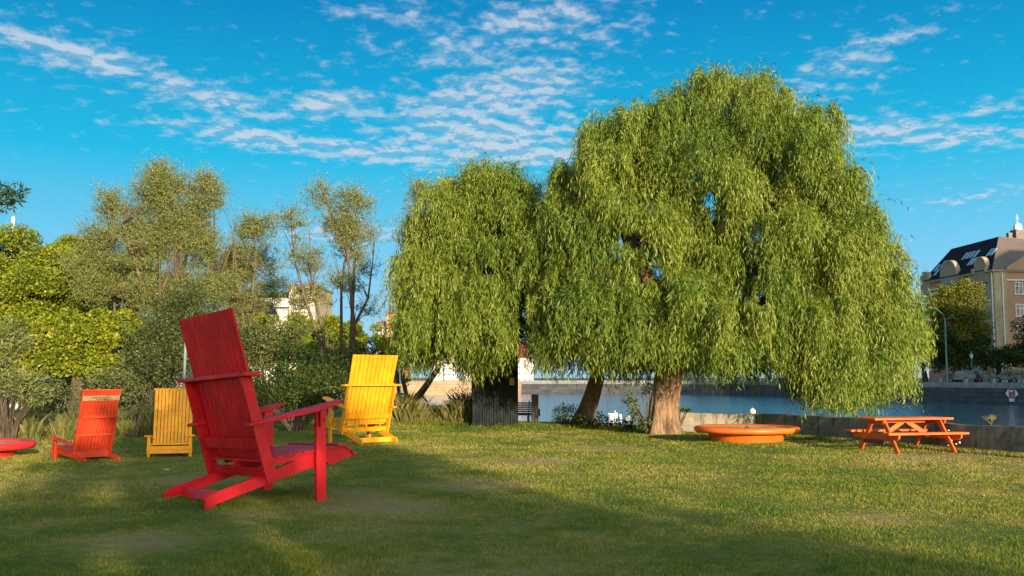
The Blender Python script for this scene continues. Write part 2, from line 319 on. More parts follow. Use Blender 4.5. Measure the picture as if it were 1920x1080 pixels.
class MB:
    def __init__(s): s.v = []; s.f = []
    def add(s, V, Fc):
        b = len(s.v); s.v += [tuple(map(float, p)) for p in V]; s.f += [tuple(i + b for i in f) for f in Fc]; return s
    def box(s, c, size, rz=0.0, ry=0.0, rx=0.0):
        m = Matrix.Rotation(rz, 3, 'Z') @ Matrix.Rotation(ry, 3, 'Y') @ Matrix.Rotation(rx, 3, 'X'); c = Vector(c)
        V = [c + m @ Vector((size[0] / 2 * a, size[1] / 2 * b, size[2] / 2 * d)) for a in (-1, 1) for b in (-1, 1) for d in (-1, 1)]
        return s.add(V, [(0, 1, 3, 2), (4, 6, 7, 5), (0, 4, 5, 1), (2, 3, 7, 6), (0, 2, 6, 4), (1, 5, 7, 3)])
    def beam(s, p0, p1, w, t, side=(0, 1, 0)):
        """board from p0 to p1, w measured along 'side', t across"""
        p0, p1 = Vector(p0), Vector(p1); d = (p1 - p0).normalized(); sd = Vector(side); sd = (sd - d * sd.dot(d)).normalized(); up = d.cross(sd)
        V = [p + sd * (w / 2 * a) + up * (t / 2 * b) for p in (p0, p1) for a in (-1, 1) for b in (-1, 1)]
        return s.add(V, [(0, 1, 3, 2), (4, 6, 7, 5), (0, 4, 5, 1), (2, 3, 7, 6), (0, 2, 6, 4), (1, 5, 7, 3)])
    def prism(s, poly, a, b, plane='xz'):
        n = len(poly)
        f = {'xz': lambda p, h: (p[0], h, p[1]), 'yz': lambda p, h: (h, p[0], p[1]), 'xy': lambda p, h: (p[0], p[1], h)}[plane]
        return s.add([f(p, a) for p in poly] + [f(p, b) for p in poly],
                     [tuple(range(n)), tuple(range(2 * n - 1, n - 1, -1))] + [(i, i + n, (i + 1) % n + n, (i + 1) % n) for i in range(n)])
    def tube(s, pts, rad, n=8, cap=True):
        pts = [Vector(p) for p in pts]; rings = []
        prev = None
        for i, p in enumerate(pts):
            d = (pts[min(i + 1, len(pts) - 1)] - pts[max(i - 1, 0)]).normalized()
            if prev is None: a = d.orthogonal().normalized()
            else: a = (prev - d * prev.dot(d)); a = a.normalized() if a.length > 1e-6 else d.orthogonal().normalized()
            prev = a; b = d.cross(a); r = rad[i] if hasattr(rad, '__len__') else rad
            rings.append([p + (a * math.cos(2 * math.pi * k / n) + b * math.sin(2 * math.pi * k / n)) * r for k in range(n)])
        V = [q for rg in rings for q in rg]; Fc = []
        for i in range(len(pts) - 1):
            for k in range(n): Fc.append((i * n + k, i * n + (k + 1) % n, (i + 1) * n + (k + 1) % n, (i + 1) * n + k))
        if cap: Fc += [tuple(range(n - 1, -1, -1)), tuple(range((len(pts) - 1) * n, len(pts) * n))]
        return s.add(V, Fc)
    def lathe(s, prof, n=48, c=(0, 0, 0)):
        V = [(c[0] + r * math.cos(2 * math.pi * k / n), c[1] + r * math.sin(2 * math.pi * k / n), c[2] + z) for r, z in prof for k in range(n)]
        Fc = [(i * n + k, i * n + (k + 1) % n, (i + 1) * n + (k + 1) % n, (i + 1) * n + k) for i in range(len(prof) - 1) for k in range(n)]
        return s.add(V, Fc)
    def build(s, name, mt, parent=None, bevel=0.0, smooth=False, loc=None, rz=0.0):
        me = bpy.data.meshes.new(name); me.from_pydata(s.v, [], s.f)
        bm = bmesh.new(); bm.from_mesh(me); bmesh.ops.recalc_face_normals(bm, faces=bm.faces[:])
        if bevel:
            ed = [e for e in bm.edges if len(e.link_faces) == 2 and e.calc_face_angle(0) > 0.5]
            bmesh.ops.bevel(bm, geom=ed, offset=bevel, segments=2, affect='EDGES', profile=0.6, clamp_overlap=True)
        if smooth:
            for f in bm.faces: f.smooth = True
        bm.to_mesh(me); bm.free(); me.materials.append(mt)
        o = bpy.data.objects.new(name, me); COL.objects.link(o)
        if parent is not None: o.parent = parent
        if loc is not None: o.location = loc
        if rz: o.rotation_euler = (0, 0, rz)
        return o

# ------------------------------------------------------------------ leaves
def unit(A): return A / np.maximum(np.linalg.norm(A, axis=-1, keepdims=True), 1e-9)
def leaf_mesh(name, P, A, L, Wd, mt, parent, tint, base, roll=None):
    """one four-sided folded leaf per row: P base point, A direction"""
    n = len(P); A = unit(A)
    S = unit(np.cross(A, unit(rng.normal(size=(n, 3)) if roll is None else roll)))
    N = np.cross(S, A); L = np.broadcast_to(L, (n,))[:, None]; Wd = np.broadcast_to(Wd, (n,))[:, None]
    P = P - np.asarray(base)
    V = np.empty((n, 4, 3)); V[:, 0] = P; V[:, 1] = P + A * L * .45 + S * Wd * .5 + N * Wd * .12
    V[:, 2] = P + A * L; V[:, 3] = P + A * L * .45 - S * Wd * .5 + N * Wd * .12
    return mesh_np(name, V.reshape(-1, 3), np.arange(4 * n).reshape(n, 4), mt, parent, np.repeat(np.clip(tint, 0, 1), 4))
def strands(start, out, reach, lift, drop, nl, wig=0.08):
    """start (n,3), out (n,2) unit; returns points, tangents and parameter of nl leaves along each drooping shoot"""
    n = len(start); t = (np.arange(nl)[None, :] + rng.random((n, nl))) / nl
    r = reach[:, None] * (1 - (1 - t) ** 2); z = lift[:, None] * t * (1 - t) * 4 - drop[:, None] * t ** 1.5
    ph = rng.random((n, 2)) * 6.28; fr = 3 + 3 * rng.random((n, 1))
    x = out[:, :1] * r + wig * np.sin(fr * t + ph[:, :1]) * t * 3; y = out[:, 1:] * r + wig * np.sin(fr * t + ph[:, 1:]) * t * 3
    P = start[:, None, :] + np.stack([x, y, z], -1)
    dr = reach[:, None] * 2 * (1 - t); dz = lift[:, None] * 4 * (1 - 2 * t) - drop[:, None] * 1.5 * np.sqrt(t)
    T = unit(np.stack([out[:, :1] * dr, out[:, 1:] * dr, dz], -1))
    return P.reshape(-1, 3), T.reshape(-1, 3), t.reshape(-1)
def ball(n):
    v = unit(rng.normal(size=(n, 3))); return v
def clump_leaves(centres, radii, per, squash=0.8, shell=2.6, up=0.5):
    """leaf base points, outward directions for leafy clumps"""
    P, D, T = [], [], []
    for c, r in zip(centres, radii):
        n = max(8, int(per * r * r)); v = ball(n); rad = r * rng.random(n) ** (1 / shell)
        q = v * rad[:, None]; q[:, 2] *= squash
        P.append(np.asarray(c) + q); D.append(unit(v + rng.normal(size=(n, 3)) * 0.8 + [0, 0, up * 0.2]))
        T.append(np.full(n, rng.normal(0, 0.10)))
    return np.concatenate(P), np.concatenate(D), np.concatenate(T)
def sub_clumps(ells, k, rr=(0.28, 0.48)):
    C, Q = [], []
    for (cx, cy, cz, rx, ry, rz) in ells:
        v = ball(k); rad = rng.random(k) ** 0.45 * 0.82
        m = min(rx, rz)
        C.append(np.stack([cx + v[:, 0] * rad * rx, cy + v[:, 1] * rad * ry, cz + v[:, 2] * rad * rz], 1)); Q.append(m * rng.uniform(*rr, k))
    return np.concatenate(C), np.concatenate(Q)
def limbs(mb, base, fork, targets, r0, r1=0.02, every=1):
    fork = np.asarray(fork, float)
    for i, c in enumerate(targets):
        if i % every: continue
        c = np.asarray(c, float); d = c - fork; l = np.linalg.norm(d)
        if l < 0.3: continue
        j = rng.normal(0, 0.06 * l, 3); pts = [fork, fork + d * 0.35 + j + [0, 0, 0.06 * l], fork + d * 0.7 + j * 0.6 + [0, 0, 0.05 * l], c]
        a = r0 * min(1, 0.35 + 0.08 * l) ; mb.tube(pts, [a, a * .66, a * .4, r1], 6)
def broad_tree(name, label, base, ells, k, per, leaf, lm, bark, trunk_r=0.25, cat="tree", group=None, rr=(0.28, 0.48), fork_z=None, squash=0.8, tmean=0.5, every=2, shell=2.6, cut=None):
    base = np.asarray(base, float); root = empty(name, base, 0, label, cat, group)
    C, Q = sub_clumps(ells, k, rr)
    cen = np.mean([e[:3] for e in ells], 0); fork = np.array([base[0] * .6 + cen[0] * .4, base[1] * .6 + cen[1] * .4, fork_z if fork_z else base[2] + (cen[2] - base[2]) * 0.55])
    mb = MB(); o = base
    mb.tube([base * 0, (fork - o) * 0.5 + [0.05, 0, 0], fork - o], [trunk_r * 1.25, trunk_r, trunk_r * .75], 9)
    limbs(mb, base, fork - o, C - o, trunk_r * .8, 0.015, every)
    mb.build('trunk', bark, root, smooth=True)
    P, D, T = clump_leaves(C, Q, per, squash, shell)
    if cut: ok = ~cut(P); P, D, T = P[ok], D[ok], T[ok]
    leaf_mesh('crown', P, D, leaf[0] * rng.uniform(.7, 1.25, len(P)), leaf[1] * rng.uniform(.7, 1.25, len(P)), lm, root, tmean + T + rng.normal(0, .17, len(P)), base)
    return root
def shrub(name, label, base, ells, k, per, leaf, lm, cat="shrub", group=None, rr=(0.3, 0.5), tmean=0.5, upward=0.0, part='foliage'):
    base = np.asarray(base, float); root = empty(name, base, 0, label, cat, group)
    C, Q = sub_clumps(ells, k, rr); C[:, 2] = np.maximum(C[:, 2], base[2] + .1)
    mb = MB()
    for i in range(0, len(C), 3): mb.tube([(rng.normal(0, .08), rng.normal(0, .08), 0), ((C[i] - base) * [.4, .4, .5]), C[i] - base], [.035, .025, .01], 5)
    mb.build('stem', M_BARKD, root)
    P, D, T = clump_leaves(C, Q, per); D = unit(D + [0, 0, upward]); ok = P[:, 2] > base[2] - 0.05; P, D, T = P[ok], D[ok], T[ok]
    leaf_mesh(part, P, D, leaf[0] * rng.uniform(.7, 1.3, len(P)), leaf[1] * rng.uniform(.7, 1.25, len(P)), lm, root, tmean + T + rng.normal(0, .17, len(P)), base)
    return root
# ------------------------------------------------------------------ setting: lawn, water, far bank
SHORE = [(61.0, -97.0), (11.15, 21.25), (7.65, 29.65), (5.3, 31.9), (3.6, 36.6), (1.0, 38.2), (-4.5, 39.6), (-6.5, 48), (-13, 75), (-30, 110), (-80, 140), (-420, 300)]
def sheet(name, poly, z, mt, skirt=None, depth=2.2):
    bm = bmesh.new(); vs_ = [bm.verts.new((x, y, z)) for x, y in poly]; f = bm.faces.new(vs_)
    bmesh.ops.triangulate(bm, faces=[f])
    if skirt:
        for (a, b) in zip(range(skirt - 1), range(1, skirt)):
            d = Vector(poly[b]) - Vector(poly[a]); n = Vector((d.y, -d.x)).normalized() * 0.9
            va, vb = bm.verts.new((poly[a][0] + n.x, poly[a][1] + n.y, z - depth)), bm.verts.new((poly[b][0] + n.x, poly[b][1] + n.y, z - depth))
            bm.faces.new((vs_[a], vs_[b], vb, va))
    bmesh.ops.recalc_face_normals(bm, faces=bm.faces[:])
    me = bpy.data.meshes.new(name); bm.to_mesh(me); bm.free(); me.materials.append(mt)
    if me.polygons[0].normal.z < 0: me.flip_normals()
    o = bpy.data.objects.new(name, me); COL.objects.link(o); return tag(o, kind='structure')
sheet('lawn', SHORE + [(-420, -400), (61, -400)], 0.0, M_LAWN, len(SHORE))
sheet('water', [(-3000, -800), (3000, -800), (3000, 3000), (-3000, 3000)], -1.2, M_WATER)
QUAY = [(-420, 420), (-60, 168), (-8.5, 170), (1.5, 187), (38, 175), (54, 105), (66, 52.5), (84, -26), (110, -140)]
M_FAR = mat("far_bank_ground", (0.07, 0.08, 0.03), rough=0.95, vary=0.25, scale=0.2)
sheet('far_bank', QUAY + [(3000, -140), (3000, 3000), (-420, 3000)], 0.6, M_FAR)

M_GRAN = mat_blocks("dark_granite", (0.055, 0.058, 0.064), (0.085, 0.086, 0.09), (0.025, 0.025, 0.027), 1.6, 0.5)
M_GRANL = mat_blocks("pale_granite", (0.22, 0.225, 0.23), (0.27, 0.27, 0.265), (0.16, 0.16, 0.16), 2.4, 0.7)
M_SSTONE = mat_blocks("pale_sandstone", (0.28, 0.20, 0.125), (0.33, 0.24, 0.15), (0.20, 0.145, 0.09), 1.6, 0.5)
def quay_wall(label, a, b, mw, mp, posts=True, group='quay walls on the far shore', ramp=False):
    a, b = Vector(a), Vector(b); d = b - a; L = d.length; rz = math.atan2(d.y, d.x)
    r = empty('quay_wall', (a.x, a.y, 0), rz, label, 'quay wall', group)
    MB().box((L / 2, -0.25, -0.75), (L, 0.5, 2.5)).build('wall', mw, r)
    MB().box((L / 2, -0.22, 0.565), (L - 0.02, 0.62, 0.12)).box((L / 2, -0.1, 0.87), (L - 0.03, 0.3, 0.50)).build('parapet', mp, r, 0.02)
    if posts:
        n = int(L / 4.6)
        mb0 = MB().box((0, 0, 0.40), (0.42, 0.42, 0.8)).box((0, 0, 0.86), (0.5, 0.5, 0.12))
        p0 = mb0.build('post', mp, r, 0.02); p0.location = (2.0, -0.12, 0.6)
        for i in range(1, n):
            p = p0.copy(); COL.objects.link(p); p.parent = r; p.location = (2.0 + i * 4.6, -0.12, 0.6)
    return r
quay_wall("pale sunlit sandstone quay under the flagpoles across the water", QUAY[1], QUAY[2], M_SSTONE, M_SSTONE, False)
quay_wall("short pale quay end turning away behind the dark metal shed", QUAY[2], QUAY[3], M_SSTONE, M_SSTONE, False)
quay_wall("dark stone quay across the water behind the willow trunks", QUAY[3], QUAY[4], M_GRAN, M_GRANL, False)
quay_wall("dark granite quay with pale posts under the hexagonal board", QUAY[4], QUAY[6], M_GRAN, M_GRANL, True)

# ------------------------------------------------------------------ low concrete walls at the lawn's edge
def lawn_wall(label, a, b, h, t, name='concrete_wall', m=M_CONC):
    a, b = Vector(a), Vector(b); d = b - a; L = d.length
    r = empty(name, (a.x, a.y, 0), math.atan2(d.y, d.x), label, 'wall')
    n = max(4, int(L / 0.35)); V, Fc = [], []
    for i in range(n + 1):
        x = L * i / n; e = 0.012
        hz = h + random.uniform(-.02, .02)
        V += [(x, 0 + random.uniform(-e, e), -1.6), (x, 0 + random.uniform(-e, e), hz * .5), (x, .02 + random.uniform(-e, e), hz), (x, t + random.uniform(-e, e), hz + random.uniform(-.01, .01)), (x, t, -1.6)]
    for i in range(n):
        for k in range(4): Fc.append((i * 5 + k, i * 5 + k + 1, (i + 1) * 5 + k + 1, (i + 1) * 5 + k))
    Fc += [(0, 1, 2, 3, 4), tuple(n * 5 + k for k in (4, 3, 2, 1, 0))]
    MB().add(V, Fc).build('wall', m, r)
    return r
lawn_wall("long stained concrete wall with shade in its colour, running towards the water behind the picnic table", (7.25, 29.75), (19.6, 0.1), 0.60, 0.38, m=M_CONCD)
lawn_wall("short sunlit concrete wall beside the thick willow trunk", (7.22, 29.95), (5.05, 31.3), 0.56, -0.28)
b = empty('blue_barrier', (5.0, 30.95, 0), 0, "narrow blue panel between two rusty posts at the wall's end", 'barrier')
MB().box((-.17, 0, .25), (.13, .04, .6)).build('panel', M_BLUE, b)
MB().tube([(-.26, 0, -.1), (-.26, 0, .68)], .03, 8).build('post', M_BARKT, b); MB().tube([(-.07, 0, -.1), (-.07, 0, .72)], .03, 8).build('post', M_BARKT, b)

# ------------------------------------------------------------------ giant slatted lawn chairs
def big_chair(name, label, mt, loc, phi, s=1.0, ws=1.0, group=None, gap=.0125):
    r = empty(name, loc, phi, label, 'lawn chair', group); r.scale = (s, s * ws, s)
    B = 0.006
    # runners
    run = [(-0.06, 0.0), (0.05, 0.0), (0.07, 0.055), (0.78, 0.265), (1.44, 0.455), (1.62, 0.51), (1.68, 0.465), (1.80, 0.50), (2.0, 0.565), (2.06, 0.58), (1.98, 0.665), (1.90, 0.70), (1.82, 0.715), (1.74, 0.71), (1.44, 0.665), (1.26, 0.585), (0.90, 0.46), (0.70, 0.395), (-0.0, 0.19), (-0.07, 0.13)]
    for y in (-1, 1): MB().prism(run, y * 0.71, y * 0.77).build('runner', mt, r, B)
    for y in (-1, 1):   # seat bearers
        MB().prism([(0.80, 0.50), (1.255, 0.56), (1.425, 0.64), (1.42, 0.655), (0.80, 0.585)], y * 0.715, y * 0.765).build('seat_bearer', mt, r, B)
    MB().prism([(0.62, 0.46), (1.42, 0.60), (1.42, 0.655), (0.62, 0.56)], -0.03, 0.03).build('seat_bearer', mt, r, B)
    # seat slats
    xs = np.linspace(0.70, 1.72, 9)
    mb = MB()
    for x in xs: mb.box((x, 0, 0.592 + (x - 0.8) * 0.118), (0.118, 1.58, 0.03), ry=-0.117)
    for (x, z, a) in ((1.845, 0.722, 0.28), (1.945, 0.686, 0.62), (2.035, 0.615, 0.85)): mb.box((x, 0, z), (0.105, 1.58, 0.028), ry=a)
    mb.build('seat', mt, r, 0.004)
    # back uprights (boards on edge), stretchers, shelf, back slats
    for y in (-1, 1):
        MB().prism([(0.67, 0.29), (0.79, 0.44), (0.44, 1.655), (0.29, 1.655)], y * 0.94, y * 1.0).build('upright', mt, r, B)
    MB().box((0.715, 0, 0.42), (0.05, 1.87, 0.13), ry=-0.27).build('stretcher', mt, r, B)
    MB().box((0.59, 0, 0.80), (0.06, 1.87, 0.14), ry=-0.27).build('stretcher', mt, r, B)
    MB().box((0.20, 0, 0.135), (0.05, 1.42, 0.145), ry=0.27).build('stretcher', mt, r, B)
    MB().box((0.365, 0, 1.685), (0.20, 2.42, 0.055)).build('back_shelf', mt, r, 0.01)
    n = 11; mb = MB(); w0, w1 = 1.87 / n, 1.94 / n
    for i in range(n):
        u = i - (n - 1) / 2; y0, y1 = u * w0, u * w1; g = gap
        p0, p1 = Vector((0.735, y0, 0.60)), Vector((0.195, y1, 2.545)); d = (p1 - p0).normalized(); nx = Vector((d.z, 0, -d.x))
        V = []
        for p, w in ((p0, w0), (p1, w1)):
            for a in (-1, 1):
                for q in (-0.014, 0.014): V.append(p + Vector((0, a * (w / 2 - g), 0)) + nx * q)
        mb.add(V, [(0, 1, 3, 2), (4, 6, 7, 5), (0, 4, 5, 1), (2, 3, 7, 6), (0, 2, 6, 4), (1, 5, 7, 3)])
    mb.build('backrest', mt, r, 0.003)
    # front posts and arms
    for y in (-1, 1):
        MB().prism([(1.43, 0.0), (1.57, 0.0), (1.57, 1.235), (1.43, 1.205)], y * 0.80, y * 0.87).build('leg', mt, r, B)
        MB().prism([(1.46, 0.98), (1.54, 1.08), (1.555, 1.232), (1.46, 1.212)], y * 0.875, y * 0.925).build('bracket', mt, r, 0.004)
        V = [(x, y * yy, z + q) for q in (-0.022, 0.022) for (x, yy, z) in ((0.38, 0.93, 1.045), (0.38, 1.10, 1.045), (1.40, 1.07, 1.222), (1.72, 1.02, 1.318), (1.76, 0.96, 1.328), (1.76, 0.82, 1.328), (1.70, 0.76, 1.318), (1.40, 0.78, 1.222))]
        MB().add(V, [tuple(range(8)), tuple(range(15, 7, -1))] + [(i, (i + 1) % 8, (i + 1) % 8 + 8, i + 8) for i in range(8)]).build('armrest', mt, r, 0.008)
    return r
G_CH = 'oversized slatted lawn chairs on the grass'
big_chair('lawn_chair', "giant dark red slatted lawn chair seen from behind, nearest and largest", M_RED, (-4.27, 13.4, -0.035), R(38), 1, 1, G_CH, .0185).rotation_euler.x = -0.04
big_chair('lawn_chair', "sunlit bright yellow giant lawn chair seen from behind, beyond the red one", M_YEL, (-3.31, 25.15, -0.02), R(132), .879, .80, G_CH)

def small_chair(label, mt, loc, phi, framed, plank, group):
    r = empty('lawn_chair', loc, phi, label, 'lawn chair', group); B = 0.005
    for y in (-1, 1):   # sloping runners, foot at the back
        MB().prism([(-0.04, 0.0), (0.05, 0.0), (1.16, 0.12), (1.16, 0.235), (0.05, 0.075), (-0.04, 0.05)], y * 0.33, y * 0.375).build('runner', mt, r, B)
        MB().box((1.13, y * 0.415, 0.215), (0.09, 0.06, 0.43)).build('leg', mt, r, B)
        MB().prism([(0.42, 0.315), (1.24, 0.425), (1.24, 0.46), (0.42, 0.35)], y * 0.37, y * 0.50).build('armrest', mt, r, B)
    mb = MB()
    for i in range(7): mb.box((0.50 + i * 0.105, 0, 0.165 + i * 0.0155), (0.095, 0.80, 0.025), ry=-0.15)
    mb.build('seat', mt, r, 0.003)
    MB().box((1.185, 0, 0.19), (0.03, 0.90, 0.075)).build('front_board', mt, r, 0.003); MB().box((1.186, 0, 0.112), (0.03, 0.90, 0.075)).build('front_board', mt, r, 0.003)
    n = 11; mb = MB(); w0, w1 = 0.80 / n, 0.72 / n
    if framed: w1 = 0.80 / n
    b0, b1 = Vector((0.46, 0, 0.13)), Vector((0.09, 0, 1.39))
    d = (b1 - b0).normalized(); nx = Vector((d.z, 0, -d.x))
    for i in range(n):
        u = i - (n - 1) / 2; V = []
        for p, w in ((b0, w0), (b1, w1)):
            for a in (-1, 1):
                for q in (-0.012, 0.012): V.append(p + Vector((0, u * w + a * (w / 2 - 0.006), 0)) + nx * q)
        mb.add(V, [(0, 1, 3, 2), (4, 6, 7, 5), (0, 4, 5, 1), (2, 3, 7, 6), (0, 2, 6, 4), (1, 5, 7, 3)])
    mb.build('backrest', mt, r, 0.002)
    bk = -0.040
    fr = MB()
    for y in (-1, 1): fr.beam(b0 + nx * bk + Vector((0, y * 0.375, 0)) - d * 0.03, b0 + d * 0.80 + nx * bk + Vector((0, y * 0.375, 0)), 0.05, 0.055)
    for k in (0.03, 0.40, 0.775): fr.beam(b0 + d * k + nx * bk + Vector((0, -0.349, 0)), b0 + d * k + nx * bk + Vector((0, 0.349, 0)), 0.05, 0.05, (0, 0, 1))
    fr.build('back_frame', mt, r, 0.003)
    MB().beam(b1 + nx * -0.01 + Vector((0, -0.42, 0.012)), b1 + nx * -0.01 + Vector((0, 0.42, 0.012)), 0.07, 0.028, (1, 0, 0)).build('top_cap', mt, r, 0.003)
    MB().box((0.36, 0, 0.10), (0.04, 0.655, 0.09)).build('stretcher', mt, r, 0.003)
    if plank:
        c = b1 - d * 0.15 + nx * -0.026
        p = MB().beam(c + Vector((0, -0.385, 0)), c + Vector((0, 0.385, 0)), 0.10, 0.02, tuple(d)).build('wooden_plank', M_PLANK, r, 0.003)
        t = MB(); rr = random.Random(4)
        for row, (s0, s1) in enumerate(((-0.20, 0.16), (-0.10, 0.17))):
            y = s0
            while y < s1:   # two lines of small dark characters, unreadable in the photograph
                h = rr.uniform(.012, .022); w = rr.uniform(.005, .016)
                q = c + d * (0.017 - 0.036 * row) + nx * -0.0125 + Vector((0, -y, 0))
                t.beam(q - d * h / 2, q + d * h / 2, w, 0.003); y += w + rr.choice((.006, .008, .02))
        t.build('lettering', M_INK, p)
    return r
small_chair("orange red lawn chair with a lettered wooden plank across its back", M_ORED, (-8.17, 20.2, 0), R(140), True, True, G_CH)
small_chair("amber yellow lawn chair facing the viewer beside the giant red one", M_AMB, (-7.46, 22.30, 0), R(-75), True, False, G_CH)

# ------------------------------------------------------------------ giant round pots filled with soil
def round_pot(label, mt, loc, group):
    r = empty('round_pot', loc, 0, label, 'planter pot', group)
    MB().lathe([(0.02, 0.0), (0.86, -0.02), (0.89, 0.06), (0.95, 0.20), (1.0, 0.295), (0.96, 0.30)], 72).build('bowl', mt, r, smooth=True)
    pr = [(1.02 + .0, 0.27), (1.20, 0.272)] + [(1.235 + 0.085 * math.cos(a), 0.345 + 0.075 * math.sin(a)) for a in np.linspace(-1.3, 1.9, 12)] + [(1.12, 0.405), (1.06, 0.385), (1.03, 0.34), (1.0, 0.28)]
    MB().lathe(pr, 96).build('rim', mt, r, smooth=True)
    mb = MB(); n, k = 48, 9; V = [(0, 0, 0.39)]
    for j in range(1, k + 1):
        for i in range(n):
            a = 2 * math.pi * i / n; q = 1.055 * j / k; V.append((q * math.cos(a), q * math.sin(a), 0.372 + 0.03 * (1 - (j / k) ** 2) + random.uniform(-.008, .010)))
    Fc = [(0, 1 + i, 1 + (i + 1) % n) for i in range(n)] + [(1 + (j - 1) * n + i, 1 + j * n + i, 1 + j * n + (i + 1) % n, 1 + (j - 1) * n + (i + 1) % n) for j in range(1, k) for i in range(n)]
    mb.add(V, Fc).build('soil', M_SAND, r)
    return r
round_pot("wide orange round pot on the lawn in front of the concrete wall", M_POTO, (5.97, 25.75, 0), 'wide round pots on the lawn')
round_pot("wide red round pot cut off at the photo's left edge", M_POTR, (-11.08, 20.5, -0.06), 'wide round pots on the lawn')

# ------------------------------------------------------------------ picnic table
pt = empty('picnic_table', (8.88, 22.85, 0), R(13), "orange wooden picnic table with fixed benches in front of the concrete wall", 'picnic table')
mb = MB()
for i in range(5): mb.box((0, -0.30 + i * 0.15, 0.735), (1.98, 0.142, 0.045))
mb.build('tabletop', M_ORG, pt, 0.004)
for y in (-1, 1):
    MB().box((0, y * 0.66, 0.432), (1.98, 0.14, 0.045)).box((0, y * 0.81, 0.432), (1.98, 0.14, 0.045)).build('bench_seat', M_ORG, pt, 0.004)
for x in (-0.70, 0.70):
    for y in (-1, 1):
        e = 0.045 if y > 0 else 0.0
        MB().beam((x + e, y * 0.76, 0.0), (x + e, y * 0.24, 0.712), 0.042, 0.11, (1, 0, 0)).build('leg', M_ORG, pt, 0.004)
    o = -0.045 if x < 0 else 0.09
    MB().prism([(-0.90, 0.408), (-0.88, 0.33), (-0.80, 0.285), (0.80, 0.285), (0.88, 0.33), (0.90, 0.408)], x + o - 0.02, x + o + 0.02, 'yz').build('bench_bearer', M_ORG, pt, 0.004)
    MB().prism([(-0.36, 0.710), (-0.34, 0.65), (-0.28, 0.61), (0.28, 0.61), (0.34, 0.65), (0.36, 0.710)], x + o - 0.02, x + o + 0.02, 'yz').build('top_bearer', M_ORG, pt, 0.004)
for s in (-1, 1):
    MB().beam((s * 0.60, 0.0, 0.335), (s * 0.06, 0.0, 0.66), 0.04, 0.10, (0, 1, 0)).build('brace', M_ORG, pt, 0.004)
MB().box((0, 0, 0.675), (1.0, 0.05, 0.07)).build('centre_rail', M_ORG, pt, 0.004)
sg = MB().box((-0.80, 0, 0.225), (0.025, 0.78, 0.095)).build('name_board', mat("dark_orange_board", (0.16, 0.03, 0.01), rough=0.6), pt, 0.002)
t = MB(); rr = random.Random(9); y = -0.34
while y < 0.33:     # a row of dark capitals, unreadable in the photograph
    w = 0.045; x = -0.814
    t.box((x, y, .225), (.004, .011, .062))
    k = rr.choice((0, 1, 2))
    if k != 1: t.box((x, y + .017, .225 + .026), (.004, .024, .010))
    if k != 0: t.box((x, y + .017, .225 - .002), (.004, .024, .010))
    if k == 2: t.box((x, y + .034, .225), (.004, .010, .062))
    y += 0.066
t.build('lettering', M_INK, sg)

tag(MB().prism([(-.05, -.03), (.06, -.02), (.05, .03), (-.03, .04)], 0.02, 0.035, 'xy').build('litter_scrap', mat("pale_blue_scrap", (0.35, 0.5, 0.55)), None, 0.002, loc=G(312, 883)), "pale blue scrap of litter on the grass near the giant red chair", 'litter')

# ------------------------------------------------------------------ shed, post, bench, poles at the water's edge
sh = empty('metal_shed', (-0.62, 35.35, 0), R(4), "dark green corrugated metal shed under the willow's left branches", 'shed')
mb = MB(); n = 26; wd, dp, hh = 1.56, 1.5, 2.45; V = []; pts = []
for i in range(n * 2 + 1):
    pts.append((-wd / 2 + wd * i / (2 * n), -dp / 2 + (0.03 if (i // 2) % 2 else 0.0)))
pts += [(wd / 2, dp / 2), (-wd / 2, dp / 2)]
mb.prism(pts, 0.02, hh, 'xy').build('wall', M_DGREEN, sh)
MB().box((0, 0, hh + 0.04), (wd + 0.16, dp + 0.16, 0.08)).build('roof', M_DGREEN, sh, 0.01)
MB().box((0.56, -dp / 2 - 0.012, 1.52), (0.17, 0.012, 0.26)).build('notice', M_YSIGN, sh, 0.003)
bo = empty('mooring_post', G(1003, 796), 0, "dark square post between the slatted bench and the leaning trunk", 'post')
MB().prism([(-.125, -.11), (.125, -.11), (.125, .11), (-.125, .11)], -.05, 1.06, 'xy').build('post', M_BLACK, bo, 0.012)
MB().box((0.155, 0, .42), (.055, .14, .26)).build('cable_box', M_DGREEN, bo, 0.008)
bn = empty('park_bench', (0.15, 36.9, -0.12), R(-6), "dark slatted bench half hidden behind the metal shed", 'bench')
mb = MB()
for i in range(6): mb.box((0, 0.20 + i * 0.035, 0.46 + i * 0.075), (1.25, 0.02, 0.05), rx=-0.4)
mb.build('backrest', M_BLACK, bn, 0.003); mb = MB()
for i in range(5): mb.box((0, -0.24 + i * 0.1, 0.42), (1.25, 0.075, 0.03))
mb.build('seat', M_BLACK, bn, 0.003)
for x in (-0.45, 0.45):
    MB().beam((x, -0.22, 0), (x, -0.20, 0.40), 0.05, 0.05).build('leg', M_BLACK, bn); MB().beam((x, 0.14, 0), (x, 0.20, 0.44), 0.05, 0.05).build('leg', M_BLACK, bn)
    MB().beam((x, 0.22, 0.42), (x, 0.44, 0.93), 0.045, 0.03).build('back_support', M_BLACK, bn)
def pole(name, label, cat, p, h, r, lean=0.0, mt=M_WHITE, cap=True):
    o = empty(name, p, 0, label, cat)
    MB().tube([(0, 0, -0.1), (lean * .5, 0, h * .5), (lean, 0, h)], [r, r * .9, r * .75], 10).build('pole', mt, o, smooth=True)
    if cap: MB().lathe([(0.001, r * 2.2), (r, r * 1.8), (r * 1.3, r), (r * 1.1, 0), (.001, 0)], 12, (lean, 0, h)).build('finial', mt, o, smooth=True)
    return o
pole('flagpole', "pale grey pole rising behind the giant red chair", 'pole', (-9.88, 30.3, 0), 3.05, .055, .03, M_GREY)
